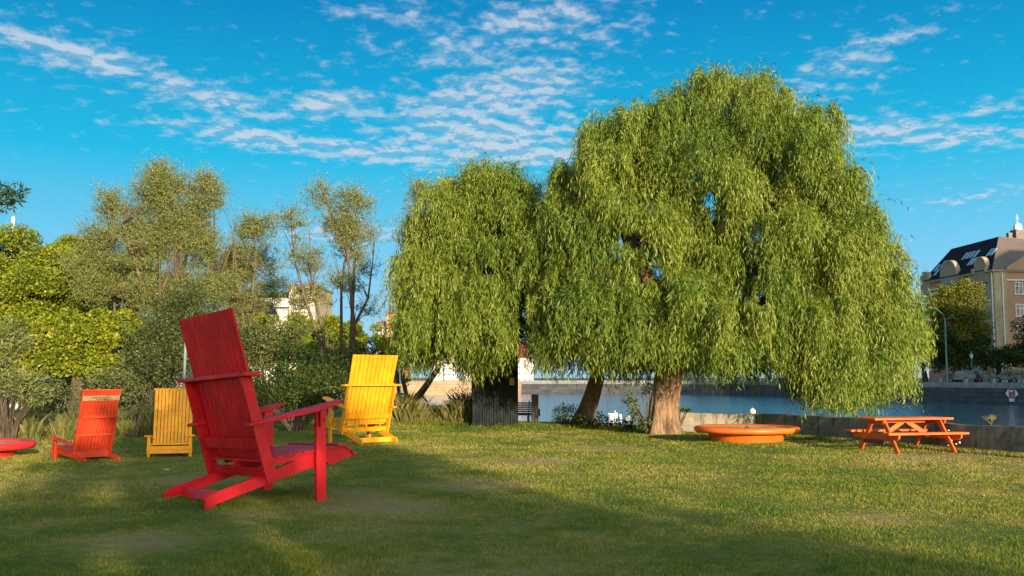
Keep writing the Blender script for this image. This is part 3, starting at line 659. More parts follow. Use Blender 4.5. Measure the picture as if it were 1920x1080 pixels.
pole('marker_pole', "thin white leaning pole behind the sunlit yellow chair", 'pole', (-4.15, 38.2, 0), 2.05, .035, -.12)
pole('flagpole', "taller white flagpole before the brown house on the far quay", 'flagpole', (*W(829, 712, 171)[:2], .6), W(829, 668, 171)[2] - .6, .10)
pole('flagpole', "thin white flagpole before the white apartment house's windows", 'flagpole', (*W(846, 712, 171.5)[:2], .6), W(846, 657, 171.5)[2] - .6, .09)
# ------------------------------------------------------------------ the two weeping willows
def bottom_y(x):   # how far down the curtain of shoots hangs, read off the photograph
    xs = [740, 760, 790, 815, 850, 868, 900, 935, 962, 975, 992, 1010, 1045, 1080, 1125, 1180, 1215, 1250, 1290, 1330, 1372, 1405, 1440, 1475, 1495, 1560, 1630, 1660, 1678, 1692, 1706, 1728, 1745, 1752]
    ys = [650, 705, 728, 690, 676, 726, 734, 716, 700, 640, 690, 722, 742, 726, 722, 732, 742, 706, 722, 722, 728, 735, 712, 730, 775, 788, 786, 775, 755, 770, 782, 740, 690, 600]
    return np.interp(x, xs, ys)
def rugged(mb, pts, rad, flare):
    """furrowed trunk: ridged rings along a smooth path, root lobes at the foot"""
    pts = np.array(pts, float); n = 44 if flare else 18; m = 30 if flare else 12; t = np.linspace(0, len(pts) - 1, m)
    C = np.stack([np.interp(t, range(len(pts)), pts[:, k]) for k in range(3)], 1); r = np.interp(t, range(len(pts)), rad)
    for _ in range(2): C[1:-1] = (C[:-2] + 2 * C[1:-1] + C[2:]) / 4; r[1:-1] = (r[:-2] + 2 * r[1:-1] + r[2:]) / 4
    th = np.arange(n) * 2 * math.pi / n; ph = rng.random(8) * 6.28; V = []
    for i in range(m):
        tw = .25 * t[i]; d = C[min(i + 1, m - 1)] - C[max(i - 1, 0)]; d = d / np.linalg.norm(d); a = np.cross(d, [0, 1, 0.01]); a /= np.linalg.norm(a); b_ = np.cross(d, a)
        k = 1 + .055 * np.sin(13 * th + ph[0] + tw + .5 * math.sin(t[i] * 3)) + .04 * np.sin(7 * th + ph[1] - tw) + .05 * np.sin(3 * th + ph[2]) + rng.normal(0, .012, n)
        if flare: k = k + .30 * math.exp(-max(0, C[i, 2]) * 3.2) * (.5 + .5 * np.sin(5 * th + ph[3])) ** 1.5
        V += [tuple(C[i] + (a * math.cos(x) + b_ * math.sin(x)) * r[i] * q) for x, q in zip(th, k)]
    mb.add(V, [(i * n + j, i * n + (j + 1) % n, (i + 1) * n + (j + 1) % n, (i + 1) * n + j) for i in range(m - 1) for j in range(n)])
HOLLOWS = [(1185, 445, 24, 16), (1215, 512, 30, 16), (915, 505, 18, 9), (1330, 372, 20, 16), (982, 610, 9, 60), (1430, 560, 18, 14)]
def willow(label, base, trunk, heads, centre, per, tr, front=1.0):
    base = np.asarray(base, float); root = empty('weeping_willow', base, 0, label, 'tree', 'weeping willows at the water')
    cx, cy, rx, ry, top = centre
    ST, OUT, RE, LI, DR, TN = [], [], [], [], [], []; HP = []
    for (px, py, sz, ln) in heads:
        P0 = W(px, py, cy); q = 1 - ((P0[0] - cx) / rx) ** 2 - 0.72 * max(0, (P0[2] - 1.0) / top) ** 2
        dep = ry * math.sqrt(max(0.02, q)); tn = rng.normal(0, .11)
        for layer in (0, 1, 2):
            Y = cy - dep * (.88 + .22 * math.sin(px * .043 + 1.3 * math.sin(py * .02)) * math.sin(py * .047 + px * .013) + rng.uniform(-.16, .16), rng.uniform(.05, .40), -rng.uniform(.3, .9))[layer]
            p = W(px, py + (0, rng.uniform(5, 35), rng.uniform(0, 30))[layer], Y)
            if layer == 1: HP.append(p)
            rad = (0.80, 0.75, 0.75)[layer] * sz; away = np.array([p[0] - cx, p[1] - cy]); away /= np.linalg.norm(away) + .3
            nk = int((per * sz * sz, per * .72 * sz, per * .75 * sz)[layer]); m_ = 7; n = nk * m_
            v = ball(nk * 3); v = v[v[:, 2] > -.30][:nk]; nk = len(v); n = nk * m_
            rep = lambda q_: np.repeat(q_, m_, axis=0)
            rr = rng.uniform(.7, 1.0, (nk, 1)) if layer == 0 else rng.uniform(.2, 1.0, (nk, 1))
            kv = v * rr * [rad, rad, rad * .72]; ko = unit(v[:, :2] + away * .35 + rng.normal(size=(nk, 2)) * .25)
            kd = ln * rng.uniform(.22, .78, nk); kt = rng.normal(0, .06, nk)
            root_ = p + rep(kv) + rng.normal(size=(n, 3)) * .075; crev = 0
            if layer == 0:      # deep creases between the hanging masses
                gx, gy = topx(p + kv); g = np.sin(gx * .034 + 1.6 * np.sin(gy * .021) + .6) + .8 * np.sin(gy * .038 - gx * .010 + 2 * np.sin(gx * .013)); crev = rep(np.exp(-(g / .32) ** 2)); root_[:, 1] += 2.1 * crev
            ST.append(root_); OUT.append(unit(rep(ko) + rng.normal(size=(n, 2)) * .3)); RE.append(rep(rng.uniform(.08, .42, nk)) * rng.uniform(.6, 1.3, n)); LI.append(rng.uniform(0, .22, n))
            DR.append(rep(kd) * rng.uniform(.6, 1.1, n) * (1 - .45 * crev)); TN.append(rep(kt) + tn + rng.normal(0, .04, n))
    ST, OUT, RE, LI, DR, TN = map(np.concatenate, (ST, OUT, RE, LI, DR, TN))
    wh = rng.random(len(RE)) < .05; RE[wh] *= 1.9; LI[wh] += rng.uniform(.1, .5, wh.sum()); DR[wh] *= rng.uniform(.5, 1.5, wh.sum())     # stray whips
    # keep the hem of the curtain where the photograph has it
    tip = ST + np.stack([OUT[:, 0] * RE, OUT[:, 1] * RE, -DR], 1); tx, ty = topx(tip)
    low = bottom_y(tx) + rng.normal(-16, 20, len(tx)); over = np.maximum(0, ty - low) * tip[:, 1] / F
    DR = DR - over; ok = DR > 0.22; ST, OUT, RE, LI, DR, TN = (a[ok] for a in (ST, OUT, RE, LI, DR, TN))
    P_, T_, A_ = [], [], []
    nl = np.clip((DR * 23).astype(int), 9, 52)
    for k in np.unique(nl):
        m = nl == k; P, T, t = strands(ST[m], OUT[m], RE[m], LI[m], DR[m], int(k)); P_.append(P); T_.append(T); A_.append(np.repeat(TN[m], k) + (t - .4) * .16)
    P, T, A = map(np.concatenate, (P_, T_, A_)); n = len(P)
    D = unit(T * .9 + rng.normal(size=(n, 3)) * .42 + [0, 0, -.35])
    # hollows where limbs show in the shade between the hanging masses
    qx, qy = topx(P); keep = np.ones(n, bool)
    for (vx, vy, ax, ay) in HOLLOWS:
        q = ((qx - vx) / ax) ** 2 + ((qy - vy) / ay) ** 2 + .35 * np.sin(qx * .21 + vy) + rng.normal(0, .3, n)
        keep &= ~((q < 1) & (P[:, 1] < cy - .3))
    P, D, A = P[keep], D[keep], A[keep]; n = len(P)
    leaf_mesh('crown', P, D, (LL := rng.uniform(.08, .22, n)), LL * rng.uniform(.11, .20, n), L_WILLOW, root, .46 + A + rng.normal(0, .12, n), base)
    # bare hanging shoots
    mb = MB()
    for q_, (pts, rr) in enumerate(trunk): rugged(mb, [np.asarray(p) - base for p in pts], rr, q_ == 0)
    fork = np.asarray(trunk[-1][0][-1]); forks = [np.asarray(t[0][-1]) for t in trunk]
    for i, h in enumerate(HP):
        if i % 3 == 0: continue
        f = min(forks, key=lambda q: np.linalg.norm(q - h)); d = h - f; l = np.linalg.norm(d)
        j = rng.normal(0, .05 * l, 3); a = tr * min(.42, .10 + .035 * l)
        mb.tube([f - base, f + d * .33 + j + [0, 0, .10 * l] - base, f + d * .7 + j * .5 + [0, 0, .09 * l] - base, h - base], [a, a * .7, a * .42, .02], 7)
    tk = mb.build('trunk', M_BARK, root, smooth=True)
    return root, n
H_MAIN = [(1345, 150, 0.8, 1.6), (1400, 150, 0.8, 1.5), (1300, 190, 0.9, 1.6), (1265, 205, 0.9, 1.7), (1440, 190, 0.8, 1.6), (1225, 222, 0.9, 1.8), (1484, 215, 0.7, 1.5), (1524, 225, 0.9, 1.8), (1180, 240, 1, 1.8), (1130, 255, 0.9, 1.6),
          (1370, 220, 1, 2), (1470, 265, 1, 2.2), (1300, 265, 1, 2), (1528, 290, 1, 2.2), (1410, 285, 1, 2.2), (1215, 295, 1.1, 2.2), (1130, 305, 1, 2.1), (1085, 320, 0.9, 1.9), (1345, 330, 1, 2), (1500, 330, 1.1, 2.2), (1569, 345, 0.9, 2.2), (1265, 350, 1, 2.2),
          (1065, 385, 0.9, 1.9), (1160, 365, 1, 2), (1430, 370, 1, 2.2), (1534, 390, 1.1, 2.2), (1599, 410, 0.9, 2.2), (1225, 415, 1, 2.1), (1340, 420, 1.1, 2.2), (1100, 425, 1, 2.2), (1490, 430, 1.1, 2.4), (1040, 455, 0.9, 2.2), (1290, 465, 0.9, 2),
          (1574, 455, 1.1, 2.4), (1634, 480, 1, 2.4), (1400, 480, 1.1, 2.2), (1160, 500, 0.9, 2.2), (1060, 510, 1, 2.4), (1540, 500, 1.1, 2.6), (1240, 530, 1, 2.2), (1330, 545, 1, 2.2), (1450, 545, 1, 2.6), (1115, 555, 1, 2.2), (1664, 535, 0.9, 2.6), (1594, 545, 1.1, 2.8), (1040, 575, 0.9, 2.2),
          (1544, 590, 1.1, 2.8), (1180, 585, 1, 2.2), (1390, 590, 1, 2.2), (1270, 600, 1, 1.9), (1694, 575, 0.7, 2.2), (1500, 600, 1, 2.6), (1634, 600, 1, 2.8), (1080, 630, 1, 1.8), (1320, 635, 0.9, 1.6), (1440, 640, 0.9, 1.5), (1140, 645, 0.9, 1.5), (1215, 650, 0.9, 1.5), (1020, 640, 0.7, 1.5),
          (1550, 660, 1, 2.2), (1594, 670, 1, 1.9), (1674, 640, 0.8, 2.2), (1714, 620, 0.5, 1.2), (1380, 665, 0.8, 1.1), (1510, 690, 0.9, 1.5), (1290, 672, 0.8, 0.9), (1564, 715, 0.9, 1.2), (1619, 715, 0.7, 1.1)]
H_LEFT = [(905, 325, .8, 1.6), (945, 330, .7, 1.5), (860, 345, .8, 1.6), (975, 355, .7, 1.6), (825, 385, .9, 1.8), (890, 390, 1., 1.9), (945, 400, 1., 2.0), (1000, 400, .9, 2.0), (800, 430, .9, 2.0), (860, 455, 1., 2.1), (1015, 445, .9, 2.0), (925, 470, .9, 1.9), (975, 480, .9, 1.8),
          (785, 490, .8, 2.2), (830, 520, 1., 2.2), (890, 545, 1., 2.2), (945, 550, 1., 2.2), (775, 550, .7, 2.2), (1000, 535, .8, 1.6), (850, 590, 1., 1.8), (800, 605, .9, 1.9), (905, 610, 1., 1.8), (770, 610, .6, 1.5), (950, 625, .8, 1.2), (820, 640, .6, .9), (790, 660, .7, 1.1), (900, 660, .9, 1.1), (940, 660, .7, .8), (1005, 600, .6, 1.2), (870, 650, .6, 1.1)]
b1 = G(1245, 813); b1[2] = -.1
t1 = [([b1, b1 + [-.03, 0, .5], b1 + [.02, 0, 1.1], b1 + [.16, 0, 1.9], b1 + [.25, .1, 2.6]], [.55, .43, .40, .40, .34]),
      ([b1 + [.22, 0, 2.2], b1 + [-.3, -.2, 4.2], b1 + [-1.1, -.4, 6.0]], [.34, .28, .2]), ([b1 + [.25, .1, 2.3], b1 + [1.2, .1, 4.4], b1 + [2.2, .1, 7.2]], [.34, .27, .18]),
      ([b1 + [.3, 0, 2.2], b1 + [2.4, -.5, 3.6], b1 + [4.8, -.7, 5.0]], [.30, .24, .15]), ([b1 + [.2, .3, 2.2], b1 + [.6, 1.6, 4.6], b1 + [1.2, 2.6, 6.5]], [.28, .22, .15]), ([b1 + [.1, 0, 2.2], b1 + [-.9, -.9, 3.6], b1 + [-1.9, -1.7, 4.9]], [.28, .2, .14])]
b2 = G(1092, 797); b2[2] = -.1
t2 = [([b2, b2 + [.08, 0, .4], b2 + [.33, 0, 1.05], b2 + [.55, -.1, 1.8], b2 + [.3, -.4, 2.9]], [.43, .31, .28, .25, .24]),
      ([b2 + [.4, -.3, 2.7], b2 + [-1.3, -1.2, 4.1], b2 + [-2.9, -2.2, 5.4]], [.24, .2, .13]), ([b2 + [.35, -.3, 2.7], b2 + [-.5, -.8, 4.6], b2 + [-1.7, -1.4, 7.0]], [.24, .18, .12]), ([b2 + [.2, -.4, 2.8], b2 + [-2.0, -.9, 3.6], b2 + [-4.0, -1.2, 4.5]], [.2, .15, .1])]
_, n1 = willow("largest weeping willow, thick pale trunk beside the short concrete wall", b1, t1, H_MAIN, (7.0, 31.6, 7.6, 4.9, 12.5), 46, .34)
_, n2 = willow("smaller weeping willow on the dark leaning trunk, left of the biggest", b2, t2, H_LEFT, (-1.0, 33.0, 3.8, 3.2, 9.0), 44, .26)
print("willow leaves", n1, n2)

# ivy and brambles round the willow feet
shrub('ivy', "ivy climbing the left side of the thick willow trunk", b1 + [-.45, -.1, 0.1], [tuple(W(1190, 770, 29.8)) + (.28, .3, .55), tuple(W(1182, 750, 29.8)) + (.30, .3, .28), tuple(W(1205, 795, 29.6)) + (.25, .25, .3), tuple(W(1212, 730, 29.9)) + (.2, .2, .25)], 9, 1300, (.085, .06), L_DARK, 'climber', tmean=.8)
shrub('ivy', "small ivy sprays sticking out right of the thick trunk", b1 + [.45, .1, 0.1], [tuple(W(1285, 770, 30.3)) + (.28, .2, .10)], 7, 1300, (.08, .06), L_DARK, 'climber', tmean=.6)
for i, (px, py, Y, rx, rz, lab) in enumerate(((1060, 783, 34.2, .55, .5, "dark spiky weeds left of the leaning willow trunk"), (1120, 796, 32.6, .7, .32, "low dark bramble in front of the leaning willow trunk"),
        (1175, 803, 31.2, .55, .25, "low bramble between the two willow trunks"), (1085, 800, 33.4, .6, .28, "small dark bramble at the leaning trunk's foot"))):
    c = W(px, py, Y); shrub('bramble', lab, (c[0], Y, -.05), [(c[0], Y, max(.2, c[2]), rx, .45, rz)], 16, 1000, (.10, .065) if i else (.12, .03), L_DARK, 'bush', 'brambles at the water', upward=.0 if i else .8)

fb = shrub('flowering_bush', "dark little bush with white blossoms at the wall beside the picnic table", (10.15, 23.55, -.02), [(10.15, 23.5, .22, .42, .3, .26), (10.55, 23.0, .2, .4, .3, .22)], 12, 900, (.07, .045), L_DARK, 'bush', tmean=.45)
q_ = np.stack([rng.uniform(9.85, 10.8, 26), rng.uniform(22.6, 23.3, 26), rng.uniform(.12, .45, 26)], 1)
mb = MB()
for p_ in q_: mb.lathe([(.001, -.012), (.022, .0), (.018, .016), (.001, .02)], 6, tuple(p_ - [10.15, 23.55, -.02]))
mb.build('blossom', M_FEATH, fb)
shrub('grass_tuft', "small dry grass tuft growing on top of the concrete wall right of the table", (10.75, 22.75, .6), [(10.75, 22.75, .66, .22, .16, .08)], 6, 1600, (.12, .014), L_HAY, 'weed', tmean=.6, upward=1.0)

# ------------------------------------------------------------------ trees and shrubs on the left
def ell(px, py, Y, rx, ry, dy=None): # pixel ellipse -> ellipsoid at depth Y
    c = W(px, py, Y); k = Y / F; return (c[0], c[1], c[2], rx * k, dy if dy else min(rx, ry) * k * 1.0, ry * k)
GM = 'leafy broad trees behind the meadow'
def maple(label, px, Y, ells, k=26, per=470): k = int(k * 1.7); per = 1000; broad_tree('maple_tree', label, (W(px, 700, Y)[0], Y, 0), [ell(a, b_, Y + d, c, e) for a, b_, d, c, e in ells], k, per, (.14, .12), L_MAPLE, M_BARKD, .22, 'tree', GM, rr=(.18, .36), squash=.66, fork_z=2.6, tmean=.45, every=5)
maple("tall rounded yellow-green tree at the photo's far left", 30, 52, [(30, 515, 0, 115, 108), (50, 620, -3, 120, 90), (-40, 560, 0, 80, 130)], 24)
maple("broad yellow-green tree filling the space behind the lettered chair", 95, 50, [(90, 560, 0, 120, 115), (110, 665, -2, 140, 70), (200, 640, -1, 90, 80)], 26)
maple("rounded yellow-green tree below the gap of sky at the left", 150, 56, [(130, 510, 0, 80, 75), (120, 610, -3, 100, 80), (175, 480, 2, 50, 40)], 20)
maple("bright yellow-green low tree behind the lettered orange red chair", 140, 38, [(150, 635, 0, 90, 80), (215, 612, 0, 50, 55), (75, 660, -1, 70, 60), (180, 680, 0, 60, 40)], 26)
maple("yellow-green tree between the silvery willows and the red chair", 235, 58, [(230, 540, 0, 80, 80), (250, 640, 0, 80, 70)], 18)
maple("yellow-green tree seen through the airy willows behind the hedge", 520, 66, [(500, 640, 0, 80, 60), (560, 640, 0, 70, 58), (470, 600, 2, 40, 40), (590, 620, 1, 50, 44)], 20)
maple("yellow-green tree below the brick tower, right of the tall airy willow", 690, 70, [(690, 650, 0, 70, 45), (740, 660, 0, 50, 40), (640, 640, 0, 60, 50)], 16)
maple("yellow-green tree low behind the slim willow stems", 600, 62, [(595, 665, 0, 75, 55), (640, 620, 0, 50, 40)], 14)

def airy(label, base_px, Y, stems, tufts, per=520, leaf=(.11, .028), tr=.10, tmean=.5, name='silver_willow'):
    """upright willow: visible stems, wispy shoots that rise and spread"""
    x0 = W(base_px, 700, Y)[0]; base = np.array([x0, Y, 0.0]); root = empty(name, base, 0, label, 'tree', 'upright silvery willows behind the lawn')
    mb = MB(); ends = []
    for s in stems:
        pts = [base * [1, 1, 0] + [rng.normal(0, .15), rng.normal(0, .15), 0]] + [W(px, py, Y + rng.normal(0, .5)) for px, py in s]
        n = len(pts); mb.tube([p - base for p in pts], [tr * .8 * (1 - .8 * i / (n - 1)) for i in range(n)], 7); ends += pts[1:]
    ST, OUT, RE, LI, DR, TN = [], [], [], [], [], []
    for (px, py, rx, ry, w) in tufts:
        k = Y / F; n = int(per * w * rx * ry * k * k * 1.0)
        dy = min(rx, ry) * k * 1.1; c = W(px, py, Y); v = ball(n) * (rng.random((n, 1)) ** .5); p = c + v * [rx * k, dy, ry * k]
        sub = rng.integers(0, max(3, n // 14), n); cen = c + (ball(max(3, n // 14)) * (rng.random((max(3, n // 14), 1)) ** .45)) * [rx * k, dy, ry * k]
        p = p * .25 + cen[sub] * .75
        ST.append(p); o = unit(rng.normal(size=(n, 2)) + (p - c)[:, :2] * .5); OUT.append(o); RE.append(rng.uniform(.15, .6, n)); LI.append(rng.uniform(.0, .1, n)); DR.append(rng.uniform(-.75, .2, n)); TN.append(rng.normal(0, .07, len(cen))[sub] + rng.normal(0, .05, n))
        e = np.array(ends)
        for q in cen[::2]:
            f = e[np.argmin(np.linalg.norm((e - q) * [1, 1, .6] + [0, 0, .4], axis=1))]; d = q - f
            mb.tube([f - base, f + d * .5 + [0, 0, .08] - base, q - base], [tr * .22, tr * .13, .008], 5)
    mb.build('trunk', M_BARKM, root, smooth=True)
    ST, OUT, RE, LI, DR, TN = map(np.concatenate, (ST, OUT, RE, LI, DR, TN))
    P, T, t = strands(ST, OUT, RE, LI, np.maximum(DR, -2), 16, .05); n = len(P)
    # rising shoots: drop is negative for most of them
    D = unit(T * .5 + rng.normal(size=(n, 3)) * .75)
    leaf_mesh('crown', P, D, leaf[0] * rng.uniform(.6, 1.2, n), leaf[1] * rng.uniform(.7, 1.2, n), L_SILVER, root, tmean + np.repeat(TN, 16) + rng.normal(0, .18, n), base)
airy("tall silvery willow with two crown peaks, behind the giant red chair", 305, 43, [[(300, 560), (298, 450), (300, 330)], [(330, 560), (355, 460), (385, 330)], [(280, 580), (250, 480), (230, 420)], [(340, 600), (400, 500), (440, 450)]],
     [(300, 370, 56, 66, 1.3), (385, 375, 44, 60, 1.0), (345, 420, 60, 60, 1.0), (255, 430, 40, 50, .9), (345, 610, 100, 50, 1.0), (290, 470, 75, 60, 1.2), (370, 460, 60, 65, 1.0), (320, 550, 100, 55, 1.3), (300, 330, 26, 34, .9), (400, 545, 60, 50, 1.0)], tr=.15)
airy("small silvery willow peak left of the two-peaked one", 215, 45, [[(215, 560), (210, 470), (212, 380)], [(230, 560), (240, 470)]], [(208, 395, 40, 42, .9), (195, 450, 52, 45, .9), (230, 510, 64, 50, 1.0), (160, 450, 24, 24, .5), (190, 540, 60, 44, .8), (150, 500, 40, 40, .6)], tr=.13)
airy("rounded silvery willow right of the giant red chair's top", 470, 45, [[(470, 590), (478, 500), (480, 420)], [(455, 590), (430, 500)]], [(478, 430, 48, 40, .9), (470, 495, 66, 50, .9), (430, 520, 50, 50, .9), (500, 550, 44, 40, .8), (450, 575, 60, 40, .9)], tr=.12)
airy("slim sparse willow leaning left, stems crossing behind the hedge", 622, 40, [[(600, 640), (575, 570), (550, 480), (545, 400)], [(606, 620), (585, 545), (580, 430)]], [(560, 420, 34, 44, .42), (572, 490, 46, 46, .5), (560, 560, 44, 40, .5), (600, 560, 26, 40, .3)], tr=.12)
airy("tallest slim airy willow with bare lower stems, behind the yellow chair", 655, 41, [[(662, 600), (655, 500), (620, 400), (600, 350)], [(660, 600), (665, 480), (670, 370)], [(640, 640), (640, 540), (655, 430)], [(664, 610), (690, 560), (700, 480)]],
     [(605, 368, 38, 30, .55), (660, 385, 42, 36, .7), (655, 450, 44, 50, .8), (640, 420, 40, 40, .6), (680, 500, 28, 60, .35), (650, 540, 36, 40, .5), (700, 440, 16, 24, .3), (690, 580, 24, 36, .25)], tr=.13)
airy("pale wispy willow peeping out behind the smaller weeping willow", 765, 39, [[(742, 650), (775, 560), (790, 450), (800, 370)], [(742, 650), (760, 480), (752, 420)]], [(805, 365, 34, 36, .8), (780, 420, 30, 46, .6), (755, 450, 16, 34, .25)], tr=.12)
# leaning dark trunk behind the yellow chair
lt = empty('leaning_tree', (W(768, 786, 37.2)[0], 37.2, -.1), 0, "dark leaning trunk with arching bare twigs right of the yellow chair", 'tree')
o_ = np.array(lt.location); mb = MB()
for pts, r0 in (([(766, 790), (778, 752), (800, 722), (822, 690)], .17), ([(778, 752), (768, 742), (752, 738), (746, 742)], .05), ([(780, 748), (792, 742), (803, 756), (812, 778)], .05), ([(803, 756), (800, 775)], .02), ([(740, 668), (735, 650)], .01)):
    P3 = [W(a, b_, 37.2) - o_ for a, b_ in pts]; mb.tube(P3, [r0 * (1 - .45 * i / (len(P3) - 1)) for i in range(len(P3))], 8)
mb.build('trunk', M_BARKD, lt, smooth=True)
c = W(815, 690, 37); P, D, T = clump_leaves([c, c + [.5, 0, .7]], [.5, .6], 260); leaf_mesh('crown', P, unit(D + [0, 0, -1]), .13, .03, L_WILLOW, lt, .45 + T + rng.normal(0, .15, len(P)), o_)

GS = 'shrubs along the far edge of the lawn'
def bush(label, px, Y, ells, k, per, leaf, lm, tm=.5, name='shrub', up=0.0): shrub(name, label, (W(px, 700, Y)[0], Y, -.05), [ell(*e) for e in ells], k, per * 1.8, leaf, lm, 'shrub', GS, tmean=tm, upward=up)
bush("pale grey-green long-leaved shrub at the photo's left edge", 20, 25, [(10, 660, 25, 60, 62), (30, 725, 24.6, 55, 45), (-40, 690, 25, 60, 80), (65, 740, 25, 30, 28)], 20, 560, (.13, .035), L_SILVER, .42)
bush("olive shrub behind the amber chair and the pole", 290, 36, [(285, 640, 36, 75, 65), (240, 690, 35.5, 60, 50), (330, 690, 35, 60, 60)], 22, 420, (.10, .05), L_OLIVE, .45)
bush("large olive bush left of the giant red chair's back", 385, 37, [(390, 600, 37, 85, 60), (350, 570, 38, 60, 50), (420, 660, 36, 70, 70)], 24, 400, (.10, .05), L_OLIVE, .45)
bush("grey-green bush behind the lettered chair's top", 185, 33, [(170, 715, 33, 60, 32), (230, 715, 33, 50, 40), (110, 735, 32, 40, 26)], 18, 420, (.10, .045), L_OLIVE, .62)
bush("dark undergrowth beneath the far left yellow-green trees", 80, 47, [(60, 715, 47, 90, 30), (150, 712, 47, 80, 32), (230, 705, 48, 70, 40), (-10, 712, 47, 60, 34)], 18, 260, (.14, .08), L_OLIVE, .4)
bush("olive undergrowth beneath the silvery willows", 330, 46, [(290, 690, 46, 80, 50), (380, 690, 46, 90, 50), (440, 690, 46, 70, 45)], 18, 260, (.14, .07), L_OLIVE, .42)
bush("green undergrowth behind the slim willow stems, right of the hedge", 680, 48, [(650, 700, 48, 50, 36), (700, 705, 48, 60, 30), (745, 705, 47, 30, 24)], 16, 280, (.14, .09), L_MAPLE, .35)
bush("tall olive bush between the yellow-green trees and the giant red chair", 250, 39, [(270, 650, 39, 50, 60), (310, 630, 38.5, 70, 70), (345, 620, 39, 60, 70)], 24, 330, (.10, .045), L_OLIVE, .5)
bush("grey weedy bush right behind the lettered orange red chair", 150, 29, [(120, 765, 29, 46, 24), (210, 768, 29.3, 44, 26), (60, 775, 28, 36, 18)], 14, 420, (.09, .03), L_OLIVE, .6, up=.5)
bush("low dull weeds behind the amber chair", 270, 29.5, [(255, 772, 29.5, 40, 22), (330, 772, 30, 50, 24)], 14, 420, (.09, .03), L_OLIVE, .5, up=.6)
bush("small pale bush left of the amber chair", 262, 28, [(270, 752, 28, 24, 30)], 10, 520, (.08, .04), L_OLIVE, .72)
bush("dark clipped hedge with one bright patch between the red and yellow chairs", 555, 31.5, [(520, 735, 31.5, 55, 58), (580, 745, 31.2, 55, 50), (630, 735, 31.8, 45, 58), (548, 700, 32.2, 60, 40), (480, 745, 31.5, 35, 45)], 26, 520, (.075, .05), L_DARK, .55, 'hedge')
bush("dark rounded bush behind the hedge, under the slim willow stems", 600, 34.5, [(600, 690, 34.5, 52, 48), (560, 665, 35, 45, 40), (640, 700, 34.5, 40, 50)], 20, 420, (.085, .055), L_DARK, .42)
bush("olive bush rising behind the hedge right beside the red chair", 500, 36, [(500, 650, 36, 50, 60), (540, 625, 37, 50, 40), (460, 680, 36, 50, 55)], 20, 420, (.10, .055), L_OLIVE, .6)
bush("tangled bluish bush left of the metal shed", 855, 36.2, [(862, 752, 36.2, 26, 26), (838, 768, 36.2, 30, 20), (800, 785, 36.4, 40, 12)], 10, 420, (.09, .035), L_DARK, .35, up=.6)
# sprig of an oak-like tree reaching in at the left edge
so = np.array([-9.6, 16.5, 0.0]); sp = empty('overhanging_tree', so, 0, "tree beyond the left edge reaching one leafy sprig into the sky", 'tree')
mb = MB(); mb.tube([(0, 0, 0), (.1, 0, 3), (.2, 0, 5.2)], [.2, .16, .1], 9)
tips = [W(a, b_, 16.5) for a, b_ in ((8, 352), (28, 372), (35, 360), (12, 385), (-10, 365), (-30, 350), (-25, 390))]
st_ = W(-70, 430, 16.5)
mb.tube([np.array([.2, 0, 3.6]), st_ - so, W(-20, 395, 16.5) - so, W(15, 368, 16.5) - so], [.07, .04, .018, .006], 6)
for q in tips: mb.tube([W(-20, 395, 16.5) - so, (W(-5, 380, 16.5) + q) / 2 - so, q - so], [.012, .008, .004], 5)
mb.build('trunk', M_BARKD, sp, smooth=True)
P, D, T = clump_leaves(tips, [.13] * len(tips), 3600, .8); leaf_mesh('crown', P, D, .12, .032, L_DARK, sp, .55 + T, so)

# ------------------------------------------------------------------ tall meadow grass and weeds, lawn grass
def stalks(name, label, n, sampler, h, w, mt, tm, lean=.22):
    x, y = sampler(n); n = len(x); H = (h[0] + (h[1] - h[0]) * rng.random(n) ** 2) * np.clip(.85 + .55 * np.sin(x * 2.3 + np.sin(y * 1.7) * 2) * np.sin(x * .9 + y), .35, 1.4); a = rng.random(n) * 6.28; l = rng.normal(0, lean, n) * H
    V = np.empty((n, 4, 3)); c, s = np.cos(a), np.sin(a); ww = w * rng.uniform(.6, 1.4, n)
    V[:, 0] = np.stack([x - c * ww, y - s * ww, np.full(n, -.02)], 1); V[:, 1] = np.stack([x + c * ww, y + s * ww, np.full(n, -.02)], 1)
    dx, dy = -s * l + rng.normal(0, .05, n) * H, c * l
    V[:, 2] = np.stack([x + dx * .5 + c * ww * .9, y + dy * .5 + s * ww * .9, H * .62], 1); V[:, 3] = np.stack([x + dx, y + dy, H], 1)
    o = mesh_np(name, V.reshape(-1, 3), np.arange(4 * n).reshape(n, 4), mt, None, np.repeat(np.clip(tm + rng.normal(0, .2, n), 0, 1), 4))
    return tag(o, label, 'grass', None, 'stuff')
def meadow(n):
    u = rng.random(n); px = 5 + 330 * u; y0 = 25.2 + 3.2 * np.clip((px - 60) / 180, 0, 1); Y = y0 + rng.random(n) ** 1.3 * 7
    cl = np.sin(px * .11) + np.sin(px * .037 + Y) ; k = rng.random(n) < .45 + .45 * cl
    return ((px - 960) / F * Y)[k], Y[k]
stalks('tall_grass', "tall sunlit meadow grass behind the smaller chairs at the left", 80000, meadow, (.08, .62), .004, L_HAY, .45, .22)
def bankweeds(n):
    px = rng.uniform(735, 890, n); Y = rng.uniform(35.4, 38.2, n); return (px - 960) / F * Y, Y
stalks('bank_weeds', "brownish tall weeds along the bank left of the metal shed", 26000, bankweeds, (.12, .95), .006, L_HAY, .5, .34)
def hedgefoot(n):
    px = rng.uniform(300, 500, n); Y = rng.uniform(29.5, 33.5, n); return (px - 960) / F * Y, Y
stalks('tall_grass', "dim rough grass at the hedge foot behind the amber chair", 22000, hedgefoot, (.08, .6), .006, L_HAY, .33, .34)
